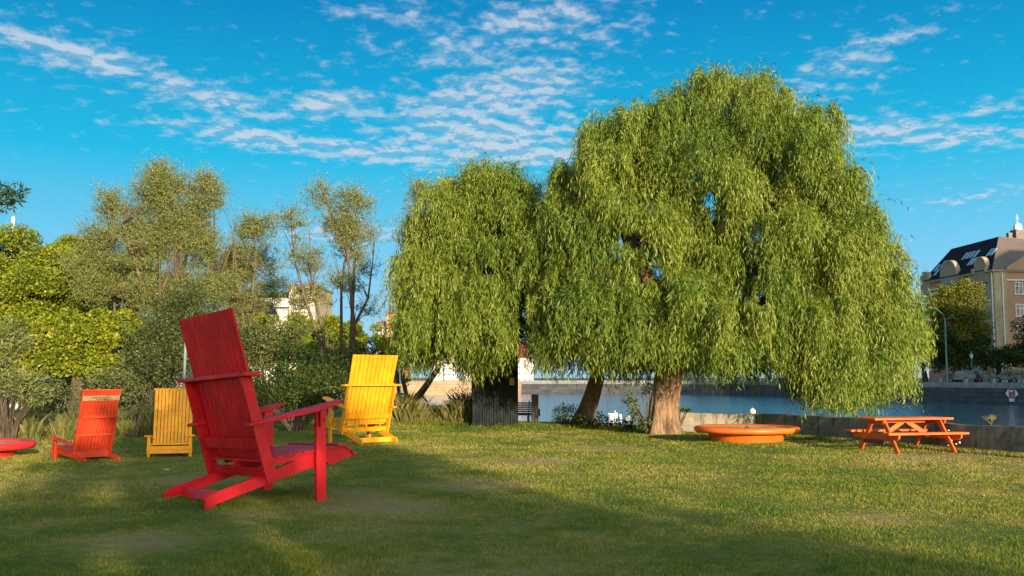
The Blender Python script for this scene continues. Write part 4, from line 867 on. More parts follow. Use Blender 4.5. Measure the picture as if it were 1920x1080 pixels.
def inside(x, y):
    P = SHORE + [(-420, -400), (61, -400)]; r = np.zeros(len(x), bool); j = len(P) - 1
    for i in range(len(P)):
        (xi, yi), (xj, yj) = P[i], P[j]
        with np.errstate(divide='ignore', invalid='ignore'): r ^= ((yi > y) != (yj > y)) & (x < (xj - xi) * (y - yi) / (yj - yi) + xi)
        j = i
    return r
def lawn_blades(n):
    d = np.exp(rng.uniform(math.log(7.6), math.log(37), n)); x = rng.uniform(-1, 1, n) * (.56 * d + 2.0)
    edge = 25.5 + 3 * np.clip((x / d * F + 960 - 60) / 180, 0, 1)
    k = inside(x + .45, d + .35) & inside(x, d) & ((d < edge + 2) | (x / d * F + 960 > 330))
    x, d = x[k], d[k]
    H = .007 + .030 * rng.random(len(d)) ** 1.4; tuft = np.sin(x * 1.7 + np.sin(d * .9) * 2) * np.sin(d * 1.3 + x * .6); tuft += .8 * np.sin(x * 6.1 + 2 * np.sin(d * 4.3)) * np.sin(d * 5.7 + x * 2.2); H *= np.clip(1 + .5 * tuft, .35, 2.0)
    for q in BARE: H *= 1 - .75 * np.exp(-((x - q[0]) ** 2 + (d - q[1]) ** 2) / q[2] ** 2)
    ext = [(x, d, H)]
    def ring(cx, cy, r0, r1, m, h):
        a = rng.random(m) * 6.28; r = r0 + (r1 - r0) * rng.random(m) ** 1.6; ext.append((cx + r * np.cos(a), cy + r * np.sin(a), h * rng.uniform(.5, 1.2, m) * (1 - .5 * (r - r0) / (r1 - r0))))
    ring(5.97, 25.75, .86, 1.25, 5000, .08); ring(-11.08, 20.5, .86, 1.4, 5000, .10); ring(-3.4, 13.6, .0, 1.0, 9000, .06); ring(-4.5, 13.9, .0, .5, 1500, .045); ring(-2.7, 14.2, 0, .35, 600, .05); ring(-3.2, 25.8, 0, 1.2, 2500, .07)
    ring(-1.9, 9.2, 0, 1.0, 9000, .075)
    m = 9000; u = rng.random(m); wx, wy = 7.15 + 12 * u * .35, 29.6 - 28.7 * u * .35; ext.append((wx - rng.random(m) ** 2 * .35, wy, rng.uniform(.03, .12, m)))
    m = 12000; px = rng.uniform(730, 1275, m); Yb = np.interp(px, [730, 960, 1100, 1180, 1275], [35.6, 35.2, 33.3, 31.3, 30.2]) + rng.normal(0, .35, m); ext.append(((px - 960) / F * Yb, Yb, rng.uniform(.03, .14, m)))
    return [np.concatenate(q) for q in zip(*ext)]
def grass():
    x, y, H = lawn_blades(560000); n = len(x); a = rng.random(n) * 6.28; w = np.maximum(.0035, .00042 * y) * rng.uniform(.7, 1.3, n)
    c, s = np.cos(a), np.sin(a); lx, ly = rng.normal(0, .5, n) * H, rng.normal(0, .5, n) * H; z = np.full(n, -.004)
    V = np.empty((n, 3, 3)); V[:, 0] = np.stack([x - c * w, y - s * w, z], 1); V[:, 1] = np.stack([x + c * w, y + s * w, z], 1); V[:, 2] = np.stack([x + lx, y + ly, H], 1)
    o = mesh_np('grass', V.reshape(-1, 3), np.arange(3 * n).reshape(n, 3), M_BLADE, None, np.repeat(rng.beta(2.5, 2.5, n), 3))
    tag(o, "short mown lawn grass with dry straw-coloured patches", 'grass', None, 'stuff')
grass()
def litter_leaves(n):
    x = rng.uniform(-7, 13, n); y = rng.uniform(8.5, 31, n); k = inside(x + .4, y) & (abs(x) < .55 * y); x, y = x[k], y[k]; n = len(x); a = rng.random(n) * 6.28
    leaf_mesh('fallen_leaves', np.stack([x, y, rng.uniform(.02, .05, n)], 1), np.stack([np.cos(a), np.sin(a), rng.normal(0, .2, n)], 1), rng.uniform(.03, .07, n) , rng.uniform(.012, .03, n), L_HAY, None, rng.uniform(.6, 1, n), (0, 0, 0), np.tile([0.01, 0.02, 1.0], (n, 1)))
    tag(bpy.data.objects['fallen_leaves'], "pale fallen willow leaves scattered over the lawn", 'leaves', None, 'stuff')
litter_leaves(900)
# ------------------------------------------------------------------ buildings across the water
M_BEIGE = mat("beige_plaster", (0.29, 0.22, 0.145), rough=0.9, vary=0.06, scale=.4)
M_TAN = mat_blocks("tan_banded_plaster", (0.36, 0.28, 0.18), (0.38, 0.29, 0.19), (0.28, 0.22, 0.14), 40.0, 0.42)
M_TERRA = mat("terracotta_plaster", (0.34, 0.19, 0.115), rough=0.9, vary=0.08, scale=.4)
M_ROOFD = mat("black_sheet_roof", (0.012, 0.013, 0.018), rough=0.9, vary=0.15, scale=.5, spec=.08)
M_ROOFB = mat("brown_sheet_roof", (0.11, 0.085, 0.07), rough=0.6, vary=0.1, scale=.5)
M_TRIM = mat("white_trim", (0.66, 0.64, 0.60), rough=0.7, vary=0.05)
M_PINK = mat("white_pink_plaster", (0.50, 0.42, 0.36), rough=0.9, vary=0.06, scale=.3)
M_BROWN = mat("brown_plaster", (0.14, 0.085, 0.07), rough=0.9, vary=0.1, scale=.3)
M_BRICK = mat_blocks("orange_brick", (0.52, 0.19, 0.075), (0.44, 0.15, 0.06), (0.42, 0.22, 0.12), 0.6, 0.22)
M_ROOFR = mat("red_tile_roof", (0.22, 0.055, 0.035), rough=0.85, vary=0.12, scale=.5)
M_DOME = mat("verdigris_dome", (0.55, 0.58, 0.56), rough=0.5, vary=0.08)

def arc(cx, cz, r, a0=0, a1=180, n=14): return [(cx + r * math.cos(R(a0 + (a1 - a0) * i / n)), cz + r * math.sin(R(a0 + (a1 - a0) * i / n))) for i in range(n + 1)]
def house_right():
    e, Lx, Ly, r = 16.2, 24.0, 18.3, 21.6
    b = empty('apartment_building', (67.6, 140, .6), R(6.5), "beige and brown apartment building with round gables and black skylit roof", 'building')
    MB().box((Lx / 2, Ly / 2, e / 2), (Lx, Ly, e)).build('wall', M_TERRA, b)
    # roof: two wings meeting at the corner
    o = -.45
    V = [(o, o, e), (Lx, o, e), (Lx, 5, r - .9), (4.2, 5, r), (4.2, Ly - .6, r - .2), (o, Ly + .3, e), (8.4, Ly + .3, e), (8.4, 10, e), (Lx, 10, e)]
    MB().add(V, [(0, 3, 4, 5), (5, 4, 6), (4, 3, 7, 6), (3, 2, 8, 7), (1, 8, 2)]).build('roof', M_ROOFD, b)
    MB().add([(o, o, e + .012), (Lx, o, e + .012), (Lx, 5, r - .89), (4.2, 5, r + .012)], [(0, 1, 2, 3)]).build('roof', M_ROOFB, b)
    # pale corner zone with bands (left facade right third and the corner pilaster)
    MB().box((-.05, 3.0, 8.0), (.1, 6.0, 16.0)).box((.9, -.05, 8.0), (1.9, .1, 16.0)).build('corner_facing', M_TAN, b)
    # cornices
    MB().box((-.2, Ly / 2, e - .15), (.34, Ly + .7, .34)).box((Lx / 2, -.2, e - .15), (Lx, .34, .34)).build('eaves_cornice', M_BEIGE, b)
    MB().box((-.16, Ly / 2 + 3, e - 1.5), (.2, Ly - 6, .16)).box((Lx / 2 + .9, -.16, e - 1.5), (Lx - 1.8, .2, .16)).box((Lx / 2, -.18, 3.7), (Lx, .26, .2)).box((Lx / 2, -.18, 2.9), (Lx, .26, .16)).box((-.18, Ly / 2, 3.7), (.26, Ly, .2)).build('string_course', M_TRIM, b)
    MB().tube([(-.16, .25, .2), (-.16, .25, 15.7)], .09, 8).build('downpipe', M_TRIM, b); MB().tube([(1.15, -.2, .2), (1.15, -.2, 15.7)], .08, 8).build('downpipe', M_TRIM, b)
    # round gables on the left facade
    def gable(cy, w, h0, rad, arch, name='round_gable'):
        pts = [(cy - w / 2, h0 - 2.4), (cy + w / 2, h0 - 2.4), (cy + w / 2, h0 - .2)] + [(y, z) for y, z in arc(cy, h0, rad)] + [(cy - w / 2, h0 - .2)]
        g = MB().prism(pts, -.32, .25, 'yz').build(name, M_BEIGE, b)
        mb = MB(); A = arc(cy, h0, rad + .06); B = arc(cy, h0, rad - .22)
        for i in range(len(A) - 1): mb.add([(x, *q) for x in (-.40, .3) for q in (A[i], A[i + 1], B[i + 1], B[i])], [(0, 1, 2, 3), (7, 6, 5, 4), (0, 4, 5, 1), (2, 6, 7, 3)])
        mb.build('moulding', M_TAN, g)
        if arch:
            mb = MB().prism(arc(cy, h0 - 1.2, rad * .5) + [(cy - rad * .5, h0 - 1.5), (cy + rad * .5, h0 - 1.5)][0:2], -.35, -.30, 'yz'); mb.build('arched_window', M_GLASS, g)
        return g
    gable(2.7, 3.3, e + .7, 1.35, False); gable(11.0, 5.0, e + .2, 2.3, True); gable(18.0, 2.6, e + .3, 1.2, False)
    for y in (1.1, 4.3): MB().tube([(-.36, y, e + .5), (-.36, y, e - .3)], .35, 8).build('scroll', M_BEIGE, b)
    # pediment on the right-hand front
    pd = MB().prism([(1.9, e + .02), (8.3, e + .02), (5.1, e + 2.0)], -.42, -.05, 'xz').build('pediment', M_TERRA, b)
    MB().beam((1.7, -.30, e + .08), (5.1, -.30, e + 2.15), .5, .26).beam((5.1, -.30, e + 2.15), (8.5, -.30, e + .08), .5, .26).box((5.1, -.30, e + .05), (6.9, .52, .22)).build('moulding', M_BEIGE, pd)
    def win(p, w, h, left):
        f = MB(); g = MB()
        if left:
            f.box((-.11, p[0], p[1] - h / 2 - .08), (.16, w + .3, .12)).box((-.125, p[0], p[1] + h / 2), (.06, w + .1, .08)).box((-.125, p[0] - w / 2, p[1]), (.05, .08, h)).box((-.125, p[0] + w / 2, p[1]), (.05, .08, h)).box((-.127, p[0], p[1] + h * .16), (.04, w, .06)).box((-.13, p[0], p[1]), (.04, .06, h)); g.box((-.112, p[0], p[1]), (.02, w, h))
        else:
            f.box((p[0], -.11, p[1] - h / 2 - .08), (w + .4, .22, .12)).box((p[0], -.115, p[1] + h / 2), (w + .1, .06, .09)).box((p[0] - w / 2, -.115, p[1]), (.10, .05, h)).box((p[0] + w / 2, -.115, p[1]), (.10, .05, h)).box((p[0], -.118, p[1] + h * .16), (w, .04, .07)).box((p[0], -.12, p[1]), (.09, .04, h)); g.box((p[0], -.03, p[1]), (w, .06, h))
        q = f.build('window', M_TRIM, b); g.build('pane', M_GLASS, q)
    for z in (13.6, 10.5, 7.5, 4.9):
        win((3.4, z), 1.1, 1.9, True)
        for x in (3.6, 6.6, 10, 13, 16, 19, 22): win((x, z), 1.15, 1.6, False)
        for y in (8.2, 10.4, 12.6, 15.0, 17.2): win((y, z), 1.0, 1.6, True)
    # skylights lying on the black slope
    nrm = Vector((-(r - e), 0, 4.65)).normalized(); sl = Vector((4.65, 0, r - e)).normalized()
    for y, u in ((3.0, .60), (3.9, .60), (6.6, .40), (7.5, .40), (7.6, .66), (8.7, .66), (9.7, .66), (10.7, .66), (14.2, .36), (15.8, .52), (15.9, .26), (17.0, .42)):
        c = Vector((o, y, e)) + sl * (u * 6.3) + nrm * .04; V = [c + sl * a * .72 + Vector((0, q * .30, 0)) + nrm * k for a in (-1, 1) for q in (-1, 1) for k in (-.04, .04)]
        MB().add(V, [(0, 1, 3, 2), (4, 6, 7, 5), (0, 4, 5, 1), (2, 3, 7, 6), (0, 2, 6, 4), (1, 5, 7, 3)]).build('skylight', M_SKYL, b)
    ch = MB().box((7.6, 5.6, r + .1), (1.5, 1.5, 2.0)).build('chimney', M_ROOFB, b)
    MB().lathe([(.62, 0), (.62, .5), (.5, .85), (.2, 1.1), (.06, 1.2), (.05, 2.3), (.001, 2.4)], 14, (7.6, 5.6, r + 1.08)).box((7.6, 5.6, r + 2.9), (.5, .06, .06)).build('cupola', M_DOME, ch)
    MB().box((6.0, 5.2, r + .1), (.6, .6, 1.0)).build('chimney', M_ROOFB, b)
M_SKYL = mat("skylight_glass", (0.22, 0.32, 0.36), rough=0.15, vary=0.08, spec=.6)
house_right()

def block(label, px0, px1, py_top, Y, dep, wall, roofm, rows, cols, roof_h=0.0, ledge=None, name='apartment_building', group=None, w_frac=.5, h_frac=.5, base_px=706, trim=None):
    a, c = W(px0, py_top, Y), W(px1, py_top, Y); w = c[0] - a[0]; h = a[2] - .6 - roof_h
    b = empty(name, ((a[0] + c[0]) / 2, Y, .6), 0, label, 'building', group)
    MB().box((0, dep / 2, h / 2), (w, dep, h)).build('wall', wall, b)
    if roof_h: MB().add([(-w / 2 - .3, -.3, h), (w / 2 + .3, -.3, h), (w / 2 + .3, dep + .3, h), (-w / 2 - .3, dep + .3, h), (-w / 2 + roof_h * .5, dep * .35, h + roof_h), (w / 2 - roof_h * .5, dep * .35, h + roof_h), (w / 2 - roof_h * .5, dep * .65, h + roof_h), (-w / 2 + roof_h * .5, dep * .65, h + roof_h)],
                         [(0, 1, 5, 4), (1, 2, 6, 5), (2, 3, 7, 6), (3, 0, 4, 7), (4, 5, 6, 7)]).build('roof', roofm, b)
    else: MB().box((0, dep / 2, h + .15), (w + .3, dep + .3, .3)).build('roof', roofm, b)
    for i in range(rows):
        for j in range(cols):
            x = -w / 2 + w * (j + .5) / cols; z = h * (i + .5) / rows; ww, hh = w / cols * w_frac, h / rows * h_frac
            f = MB().box((x, -.02, z - hh / 2 - .06), (ww + .2, .14, .12)).box((x - ww / 2, -.03, z), (.09, .06, hh)).box((x + ww / 2, -.03, z), (.09, .06, hh)).box((x, -.03, z + hh / 2), (ww + .08, .06, .09)).box((x, -.03, z), (.07, .05, hh)).build('window', trim or M_TRIM, b)
            MB().box((x, -.004, z), (ww, .02, hh)).build('pane', M_GLASS, f)
    return b
block("white apartment house with dark window bands behind the thin flagpole", 831, 856, 664, 182, 10, M_PINK, M_TRIM, 5, 3, w_frac=.8, h_frac=.42)
block("dark brown house left of the white apartment house, across the water", 812, 831, 662, 180, 10, M_BROWN, M_ROOFD, 4, 3, 1.0)
block("low white pavilion at the quay before the brown house", 813, 826, 697, 176, 5, M_PINK, M_TRIM, 1, 3, w_frac=.6, h_frac=.4)
block("red roofed pink house seen in the gap between the willow curtains", 956, 1000, 640, 196, 12, M_PINK, M_ROOFR, 4, 4, 3.2)
block("white house far behind the left weeping willow", 870, 950, 655, 200, 12, M_PINK, M_ROOFR, 4, 6, 2.5)
block("orange brick tower above the yellow-green trees, beside the leaning trunk", 724, 758, 588, 230, 14, M_BRICK, M_ROOFR, 6, 4, 0, w_frac=.45, h_frac=.42)
block("small dark red block at the left foot of the orange brick tower", 707, 724, 605, 232, 12, M_BROWN, M_ROOFR, 4, 2, 0)
block("tan building with many windows behind the slim airy willow", 542, 592, 537, 150, 14, M_BEIGE, M_ROOFB, 7, 5, 0, w_frac=.5, h_frac=.5)
wb = block("white house with dark hipped roof above the yellow-green trees", 462, 540, 542, 150, 16, M_PINK, M_ROOFD, 5, 6, 1.9, w_frac=.4, h_frac=.35)
MB().box((0, -.7, W(500, 568, 150)[2] - .6), (6.9, 1.2, 1.3)).build('balcony', M_TRIM, wb)
MB().prism([(-3.9, 0), (1.2, 0), (.3, 2.2), (-2.6, 2.2)], -4.5, -.9, 'xz').build('roof', M_ROOFD, wb, loc=(.9, 0, W(500, 594, 147)[2] - .6))
tw = empty('chimney_tower', (*W(24, 430, 160)[:2], 0), 0, "slender white tower tip above the trees at the far left", 'tower')
zt = W(24, 405, 160)[2]; MB().tube([(0, 0, 0), (0, 0, zt - 1.2)], [.5, .2], 12).build('shaft', M_TRIM, tw, smooth=True); MB().lathe([(.15, 0), (.25, .25), (.25, 1.1), (.12, 1.25), (.001, 1.3)], 14, (0, 0, zt - 1.3)).build('head', M_TRIM, tw)

# ------------------------------------------------------------------ far bank: trees, lamps, sign, cars, person
GF = 'trees in front of the building across the water'
def fartree(label, px, Y, ells, k, per_, lm=L_DARK, leaf=(.26, .20), tm=.5): broad_tree('linden_tree', label, (W(px, 690, Y)[0], Y, .6), [ell(a, b_, Y + d, c, e) for a, b_, d, c, e in ells], int(k * 1.5), per_ * 3, leaf, lm, M_BARKD, .35, 'tree', GF, rr=(.2, .38), squash=.7, fork_z=4, tmean=tm, every=3)
fartree("golden-green tree lit on top in front of the apartment building", 1795, 128, [(1797, 590, 0, 60, 72), (1808, 560, 0, 42, 46), (1768, 580, 0, 36, 50), (1818, 615, -1, 42, 44), (1800, 640, -1, 60, 50)], 34, 46, L_GOLD)
fartree("dark low tree under the golden-green one", 1790, 124, [(1780, 665, 0, 66, 42), (1835, 665, 0, 52, 36), (1760, 640, 0, 40, 50)], 26, 46, tm=.4)
fartree("dark tree at the photo's right edge before the brown facade", 1925, 119, [(1930, 625, 0, 30, 55), (1915, 670, 0, 50, 36)], 24, 50, tm=.45)
fartree("dark round tree at the foot of the pale building corner", 1870, 126, [(1865, 675, 0, 45, 26), (1890, 668, 1, 36, 24)], 20, 46, tm=.4)
fartree("dark tree beyond the willow's right edge", 1735, 132, [(1735, 650, 0, 36, 50), (1700, 640, 2, 50, 60)], 20, 40, tm=.42)
fartree("dark tree far behind the middle of the large willow", 1450, 190, [(1450, 650, 0, 90, 60), (1330, 660, 0, 80, 50), (1560, 655, 0, 70, 55), (1180, 665, 0, 90, 45)], 20, 22, tm=.45)
for px, py, Y, rx, lab, tm in ((1857, 697, 117, 15, "yellowish clipped shrub on the far bank, left of a darker one", .95), (1893, 700, 113, 15, "darker yellow-green shrub on the far bank above the hexagonal board", .7), (1780, 705, 123, 25, "low dim shrub on the far bank under the tall street lamp", .35), (1920, 703, 110, 15, "low shrub on the far bank at the photo's right edge", .6)):
    shrub('shrub', lab, (W(px, py, Y)[0], Y, .6), [ell(px, py, Y, rx, 9, 1.0)], 12, 110, (.26, .16), L_GOLD, 'shrub', 'shrubs on the far bank', tmean=tm - .25)
p0 = W(1776, 710, 118); lp = empty('street_lamp', (p0[0], 118, .6), 0, "tall green street lamp with curved arm before the dark trees", 'street lamp')
zt = W(1776, 597, 118)[2] - .6; M_LAMPG = mat("lamp_green", (0.06, 0.14, 0.12), rough=0.5, vary=0.1)
MB().tube([(0, 0, 0), (0, 0, 1.2), (0, 0, zt)], [.16, .12, .07], 10).build('pole', M_LAMPG, lp)
MB().tube([(0, 0, zt), (-.25, 0, zt + .5), (-.9, 0, zt + 1.1), (-1.5, 0, zt + 1.3)], [.06, .055, .05, .045], 8).tube([(0, 0, zt - .1), (.5, 0, zt + .05)], .04, 6).build('arm', M_LAMPG, lp)
MB().lathe([(.001, .1), (.16, .06), (.30, -.04), (.28, -.12), (.001, -.14)], 12, (-1.75, 0, zt + 1.3)).build('lamp_head', M_LAMPG, lp)
p0 = W(1823, 712, 115); ll = empty('park_lamp', (p0[0], 115, .6), 0, "small lantern lamp behind the far parapet", 'park lamp')
zt = W(1823, 672, 115)[2] - .6; MB().tube([(0, 0, 0), (0, 0, .5), (0, 0, zt)], [.10, .06, .04], 8).build('pole', M_LAMPG, ll)
MB().lathe([(.04, 0), (.12, .05), (.22, .42), (.2, .45)], 8, (0, 0, zt)).build('lantern', mat("lantern_glass", (0.35, 0.5, 0.55), rough=.2), ll); MB().lathe([(.26, .45), (.1, .62), (.05, .68), (.05, .8), (.001, .84)], 8, (0, 0, zt)).build('cap', M_LAMPG, ll)
# hexagonal navigation board on the quay face
M_SRED = mat("faded_red_sign", (0.30, 0.06, 0.08), rough=.5); M_SWHITE = mat("pale_sign", (0.62, 0.62, 0.64), rough=.5)
hb = empty('navigation_board', (53.55, 106.9, 0), math.atan2(-70, 16), "hexagonal white and red board fixed to the dark far quay", 'sign')
MB().prism([(-.95, -.05), (-.42, .5), (-.42, -.5)], -.66, -.62, 'xz').prism([(.95, -.05), (.42, -.5), (.42, .5)], -.66, -.62, 'xz').build('side_panel', M_SWHITE, hb)
MB().prism([(-.42, -.52), (.42, -.52), (.42, .52), (-.42, .52)], -.67, -.62, 'xz').build('centre_panel', M_SRED, hb)
MB().box((-.02, -.675, .22), (.5, .01, .18)).box((.12, -.675, -.28), (.2, .01, .1)).build('marking', M_SWHITE, hb)
MB().box((-.05, -.65, -.72), (.72, .04, .34)).build('lower_plate', M_SWHITE, hb)
MB().tube([(.50, -.70, -1.1), (.50, -.70, .62)], .035, 8).build('post', M_BROWN, hb)

M_CARG = mat("pale_car_paint", (0.14, 0.15, 0.16), rough=.25, vary=.04, spec=.6); M_CARD = mat("dark_car_paint", (0.008, 0.010, 0.022), rough=.5, vary=.05, spec=.25); M_TYRE = mat("tyre_rubber", (0.015, 0.015, 0.016), rough=.9)
def car(label, loc, rz, paint, group):
    r = empty('parked_car', loc, rz, label, 'car', group)
    body = [(-2.1, .35), (-2.12, .72), (-1.95, .92), (-1.5, .98), (-.95, 1.40), (-.3, 1.47), (.45, 1.42), (1.15, 1.0), (1.85, .86), (2.1, .70), (2.12, .36), (1.72, .30), (1.55, .55), (1.2, .58), (.98, .30), (-.98, .30), (-1.15, .58), (-1.5, .58), (-1.7, .30)]
    MB().prism(body, -.82, .82).build('body', paint, r, .07)
    for y in (-1, 1): MB().prism([(-1.28, 1.0), (-.86, 1.33), (-.3, 1.38), (.4, 1.34), (.95, 1.02)], y * .825, y * .835).build('side_window', M_GLASS, r)
    MB().beam((.60, 0, 1.37), (1.12, 0, 1.06), 1.4, .03).build('windscreen', M_GLASS, r); MB().beam((-1.03, 0, 1.38), (-1.45, 0, 1.04), 1.4, .03).build('rear_window', M_GLASS, r)
    for x in (-1.33, 1.37):
        for y in (-1, 1):
            w = MB().tube([(x, y * .66, .31), (x, y * .85, .31)], .31, 16).build('wheel', M_TYRE, r); MB().tube([(x, y * .845, .31), (x, y * .862, .31)], .19, 12).build('rim', M_GREY, w)
    for y in (-1, 1): MB().box((2.06, y * .6, .72), (.10, .32, .12)).build('headlight', M_SWHITE, r, .02); MB().box((-2.08, y * .62, .76), (.08, .28, .13)).build('tail_light', M_SRED, r, .02)
    return r
GC = 'cars parked under the trees on the far bank'
for px, Y, paint, lab in ((1808, 121.5, M_CARG, "grey car parked under the trees left of the lantern lamp"), (1834, 121, M_CARG, "grey car parked just right of the lantern lamp across the water"), (1898, 116.5, M_CARG, "grey car parked before the brown facade at the far right")):
    car(lab, (W(px, 700, Y)[0], Y, 1.05), R(103), paint, GC)
MB_T = [(QUAY[4][0] + 4, QUAY[4][1]), (QUAY[5][0] + 7.5, QUAY[5][1]), (QUAY[6][0] + 7.5, QUAY[6][1]), (QUAY[6][0] + 80, QUAY[6][1] + 80), (QUAY[4][0] + 60, QUAY[4][1] + 80)]
sheet('far_street', MB_T, 1.05, mat("street_asphalt", (0.06, 0.06, 0.062), rough=.9, vary=.1, scale=.3))
car("dark car parked under the yellow-green trees at the left", (W(88, 725, 49.5)[0], 49.5, 0), R(20), M_CARD, 'car in the trees at the left')

# person behind the far parapet
def person(label, loc, rz, h=1.75):
    me = bpy.data.meshes.new('person'); k = h / 1.75
    J = {'pel': (0, 0, .95, .13, .10), 'wst': (0, 0, 1.10, .125, .09), 'chs': (.02, 0, 1.32, .15, .105), 'nek': (.03, 0, 1.49, .055, .055), 'hd0': (.05, 0, 1.57, .075, .07), 'hd1': (.05, 0, 1.66, .085, .08), 'hd2': (.04, 0, 1.73, .05, .05),
         'hpL': (0, .09, .88, .09, .09), 'knL': (.10, .10, .50, .06, .06), 'akL': (-.02, .10, .09, .04, .04), 'toL': (.14, .11, .04, .04, .03), 'hpR': (0, -.09, .88, .09, .09), 'knR': (-.02, -.10, .49, .06, .06), 'akR': (-.20, -.10, .12, .04, .04), 'toR': (-.06, -.11, .04, .04, .03),
         'shL': (.02, .19, 1.40, .06, .06), 'elL': (-.06, .25, 1.13, .045, .045), 'wrL': (.06, .25, .90, .03, .03), 'haL': (.10, .25, .80, .035, .025), 'shR': (.02, -.19, 1.40, .06, .06), 'elR': (-.02, -.25, 1.13, .045, .045), 'wrR': (.16, -.24, .95, .03, .03), 'haR': (.22, -.23, .87, .035, .025)}
    E_ = ['pel-wst', 'wst-chs', 'chs-nek', 'nek-hd0', 'hd0-hd1', 'hd1-hd2', 'pel-hpL', 'hpL-knL', 'knL-akL', 'akL-toL', 'pel-hpR', 'hpR-knR', 'knR-akR', 'akR-toR', 'chs-shL', 'shL-elL', 'elL-wrL', 'wrL-haL', 'chs-shR', 'shR-elR', 'elR-wrR', 'wrR-haR']
    ks = list(J); me.from_pydata([tuple(c * k for c in J[q][:3]) for q in ks], [tuple(ks.index(a) for a in e.split('-')) for e in E_], [])
    o = bpy.data.objects.new('person', me); COL.objects.link(o)
    m = o.modifiers.new('skin', 'SKIN'); 
    if not me.skin_vertices: me.attributes  # layer made by the modifier
    bm = bmesh.new(); bm.from_mesh(me); ly = bm.verts.layers.skin.verify()
    for v, q in zip(bm.verts, ks): v[ly].radius = (J[q][3] * k, J[q][4] * k); v[ly].use_root = (q == 'pel')
    bm.to_mesh(me); bm.free()
    s = o.modifiers.new('sub', 'SUBSURF'); s.levels = 1; s.render_levels = 1
    me.materials.append(mat("dark_clothes", (0.015, 0.016, 0.02), rough=.9)); o.location = loc; o.rotation_euler = (0, 0, rz)
    return tag(o, label, 'person')
person("person in dark clothes walking behind the far parapet", (W(1834, 715, 114.2)[0], 114.2, .6), R(100))

# swans and buoy
def swan(label, px, py, rz, s=.48, group='white swans on the water', up=1.0):
    p = ray(px, py); k = -(EYE + 1.2) / p[2]; loc = (p[0] * k, p[1] * k, -1.2)
    b = MB(); pr = [(-.62, .001, .17), (-.55, .07, .17), (-.35, .20, .13), (-.05, .27, .11), (.25, .23, .11), (.42, .12, .14), (.48, .001, .16)]
    n = 12; V = [(x * s, r_ * math.cos(2 * math.pi * i / n) * s, (z + .85 * r_ * math.sin(2 * math.pi * i / n)) * s) for x, r_, z in pr for i in range(n)]
    b.add(V, [(i * n + k2, i * n + (k2 + 1) % n, (i + 1) * n + (k2 + 1) % n, (i + 1) * n + k2) for i in range(len(pr) - 1) for k2 in range(n)])
    b.tube([(.34 * s, 0, .18 * s), (.52 * s, 0, (.24 + .10 * up) * s), (.50 * s, 0, (.26 + .20 * up) * s), (.47 * s, 0, (.27 + .27 * up) * s), (.52 * s, 0, (.29 + .31 * up) * s), (.60 * s, 0, (.27 + .31 * up) * s)], [.10 * s, .07 * s, .05 * s, .05 * s, .06 * s, .045 * s], 10)
    o = b.build('swan', M_FEATH, None, smooth=True, loc=loc, rz=rz); tag(o, label, 'swan', group)
    MB().tube([(.60 * s, 0, (.27 + .31 * up) * s), (.72 * s, 0, (.25 + .30 * up) * s)], [.035 * s, .012 * s], 8).build('beak', M_BEAK, o)
swan("leftmost white swan on the blue water between the trunks", 1147, 779, R(200), up=.1); swan("white swan with raised neck in the middle of the group on the water", 1155, 778, R(250), .54); swan("white swan right of the raised-neck one, facing away", 1163, 781, R(70), up=.1); swan("white swan apart from the others, beside the trunk's ivy", 1177, 783, R(320), .45, up=.5)
p = ray(1411, 774); k = -(EYE + 1.2) / p[2]
bu = empty('mooring_buoy', (p[0] * k, p[1] * k, -1.2), 0, "pale round buoy floating above the concrete wall's corner", 'buoy')
MB().lathe([(.001, -.15), (.16, -.1), (.24, .03), (.25, .12), (.2, .27), (.09, .35), (.001, .36)], 20).build('float', mat("pale_buoy", (0.7, 0.55, 0.32), rough=.4), bu, smooth=True); MB().tube([(0, 0, .34), (.05, 0, .42), (0, 0, .46), (-.05, 0, .42), (0, 0, .34)], .012, 6).build('ring', M_GREY, bu)

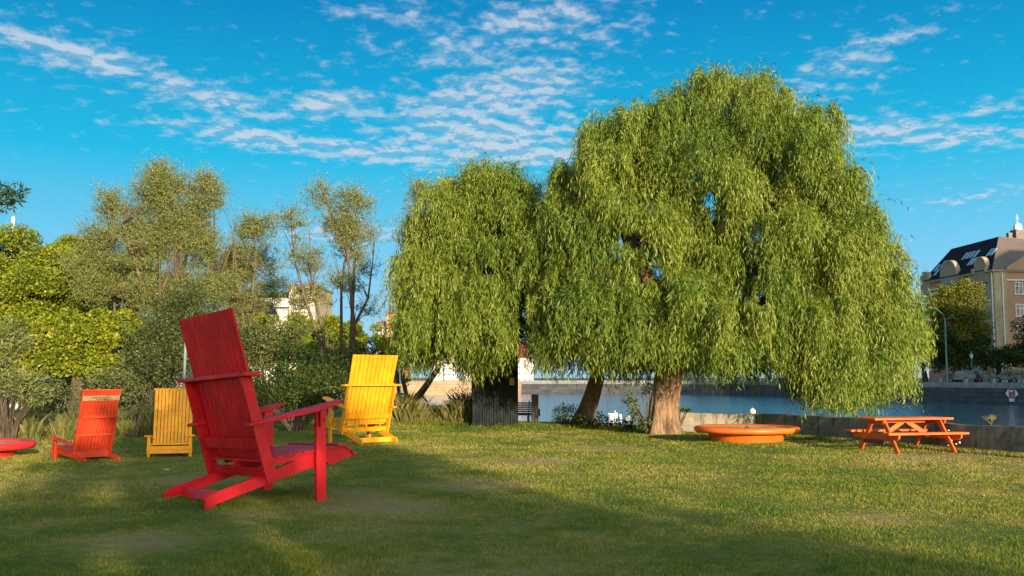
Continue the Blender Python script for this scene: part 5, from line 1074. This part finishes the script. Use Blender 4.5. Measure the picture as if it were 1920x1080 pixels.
# ------------------------------------------------------------------ unseen apartment houses added beyond the frame, sized to shade the far bank
def shade_house(label, x0, x1, y0, y1, h, wall):
    b = empty('apartment_building', ((x0 + x1) / 2, (y0 + y1) / 2, .6), 0, label, 'building', 'unseen houses added to shade the far bank')
    w, d = x1 - x0, y1 - y0; MB().box((0, 0, h / 2), (w, d, h)).build('wall', wall, b); MB().prism([(-w / 2 - .4, h), (w / 2 + .4, h), (w / 2 - 4, h + 3), (-w / 2 + 4, h + 3)], -d / 2, d / 2, 'xz').build('roof', M_ROOFD, b)
    for i in range(int(h / 3.2)):
        for j in range(int(d / 4)):
            z, y = 2 + i * 3.1, -d / 2 + 2 + j * 4; f = MB().box((-w / 2 - .02, y, z), (.12, 1.5, 1.9)).build('window', M_TRIM, b); MB().box((-w / 2 - .07, y, z), (.06, 1.2, 1.6)).build('pane', M_GLASS, f)
shade_house("lower beige house added out of sight to shade the far quay", 72, 96, 56, 74, 16.5, M_BEIGE); shade_house("tall terracotta house added out of sight to shade the far building", 97, 128, 56, 74, 29, M_TERRA)

# ------------------------------------------------------------------ trees behind the viewer: their long evening shadows lie across the lawn
def shade_gaps(P):     # openings in the crowns through which the low sun reaches the lawn
    x = P[:, 0] + .424 * (P[:, 1] + 30); z = P[:, 2] + .182 * (P[:, 1] + 30)
    return np.any([((x - a) / c) ** 2 + ((z - b_) / d) ** 2 < 1 for a, b_, c, d in ((15.75, 8.5, .30, .5), (14.75, 7.6, .30, .75), (14.38, 6.9, .28, .45), (13.0, 9.75, .4, .3), (13.6, 9.2, .35, .25), (13.1, 7.0, .25, .2), (20.0, 11.8, 1.5, .8))], axis=0)
def shade_tree(label, x, y, ells, k, per, tr=.3):
    tr = .07 if len(ells) == 1 else tr
    broad_tree('maple_tree', label, (x, y, 0), ells, k, per, (.34, .30), L_MAPLE, M_BARKD, tr, 'tree', 'trees standing behind the viewer', rr=(.30, .5), squash=.8, fork_z=3, every=3, shell=2.0, cut=shade_gaps)
SHADE = [("broad tree behind the viewer whose shade covers the red chair", 16.6, -30, [(17.9, -30, 4.8, 2.8, 1.0, 4.4), (16.4, -30, 9.6, 3.1, 1.0, 3.0), (14.2, -30, 6.0, 2.7, 1.0, 5.2)]),
         ("lower tree behind the viewer, left of the broad one", 8.5, -30, [(11.0, -30, 4.1, 2.4, 1, 4.35), (7.0, -30, 3.7, 2.6, 1, 3.9), (4.0, -30, 3.2, 2.4, 1, 3.4)]),
         ("low tree behind the viewer, farthest to the left", -1.0, -30, [(1.0, -30, 3.0, 2.4, 2, 3.2), (-2.5, -30, 3.0, 2.6, 2, 3.2)])]
rng = np.random.default_rng(11)
for i, (lab, x, y, E3) in enumerate(SHADE): shade_tree(lab, x, y, E3, 64, 80)
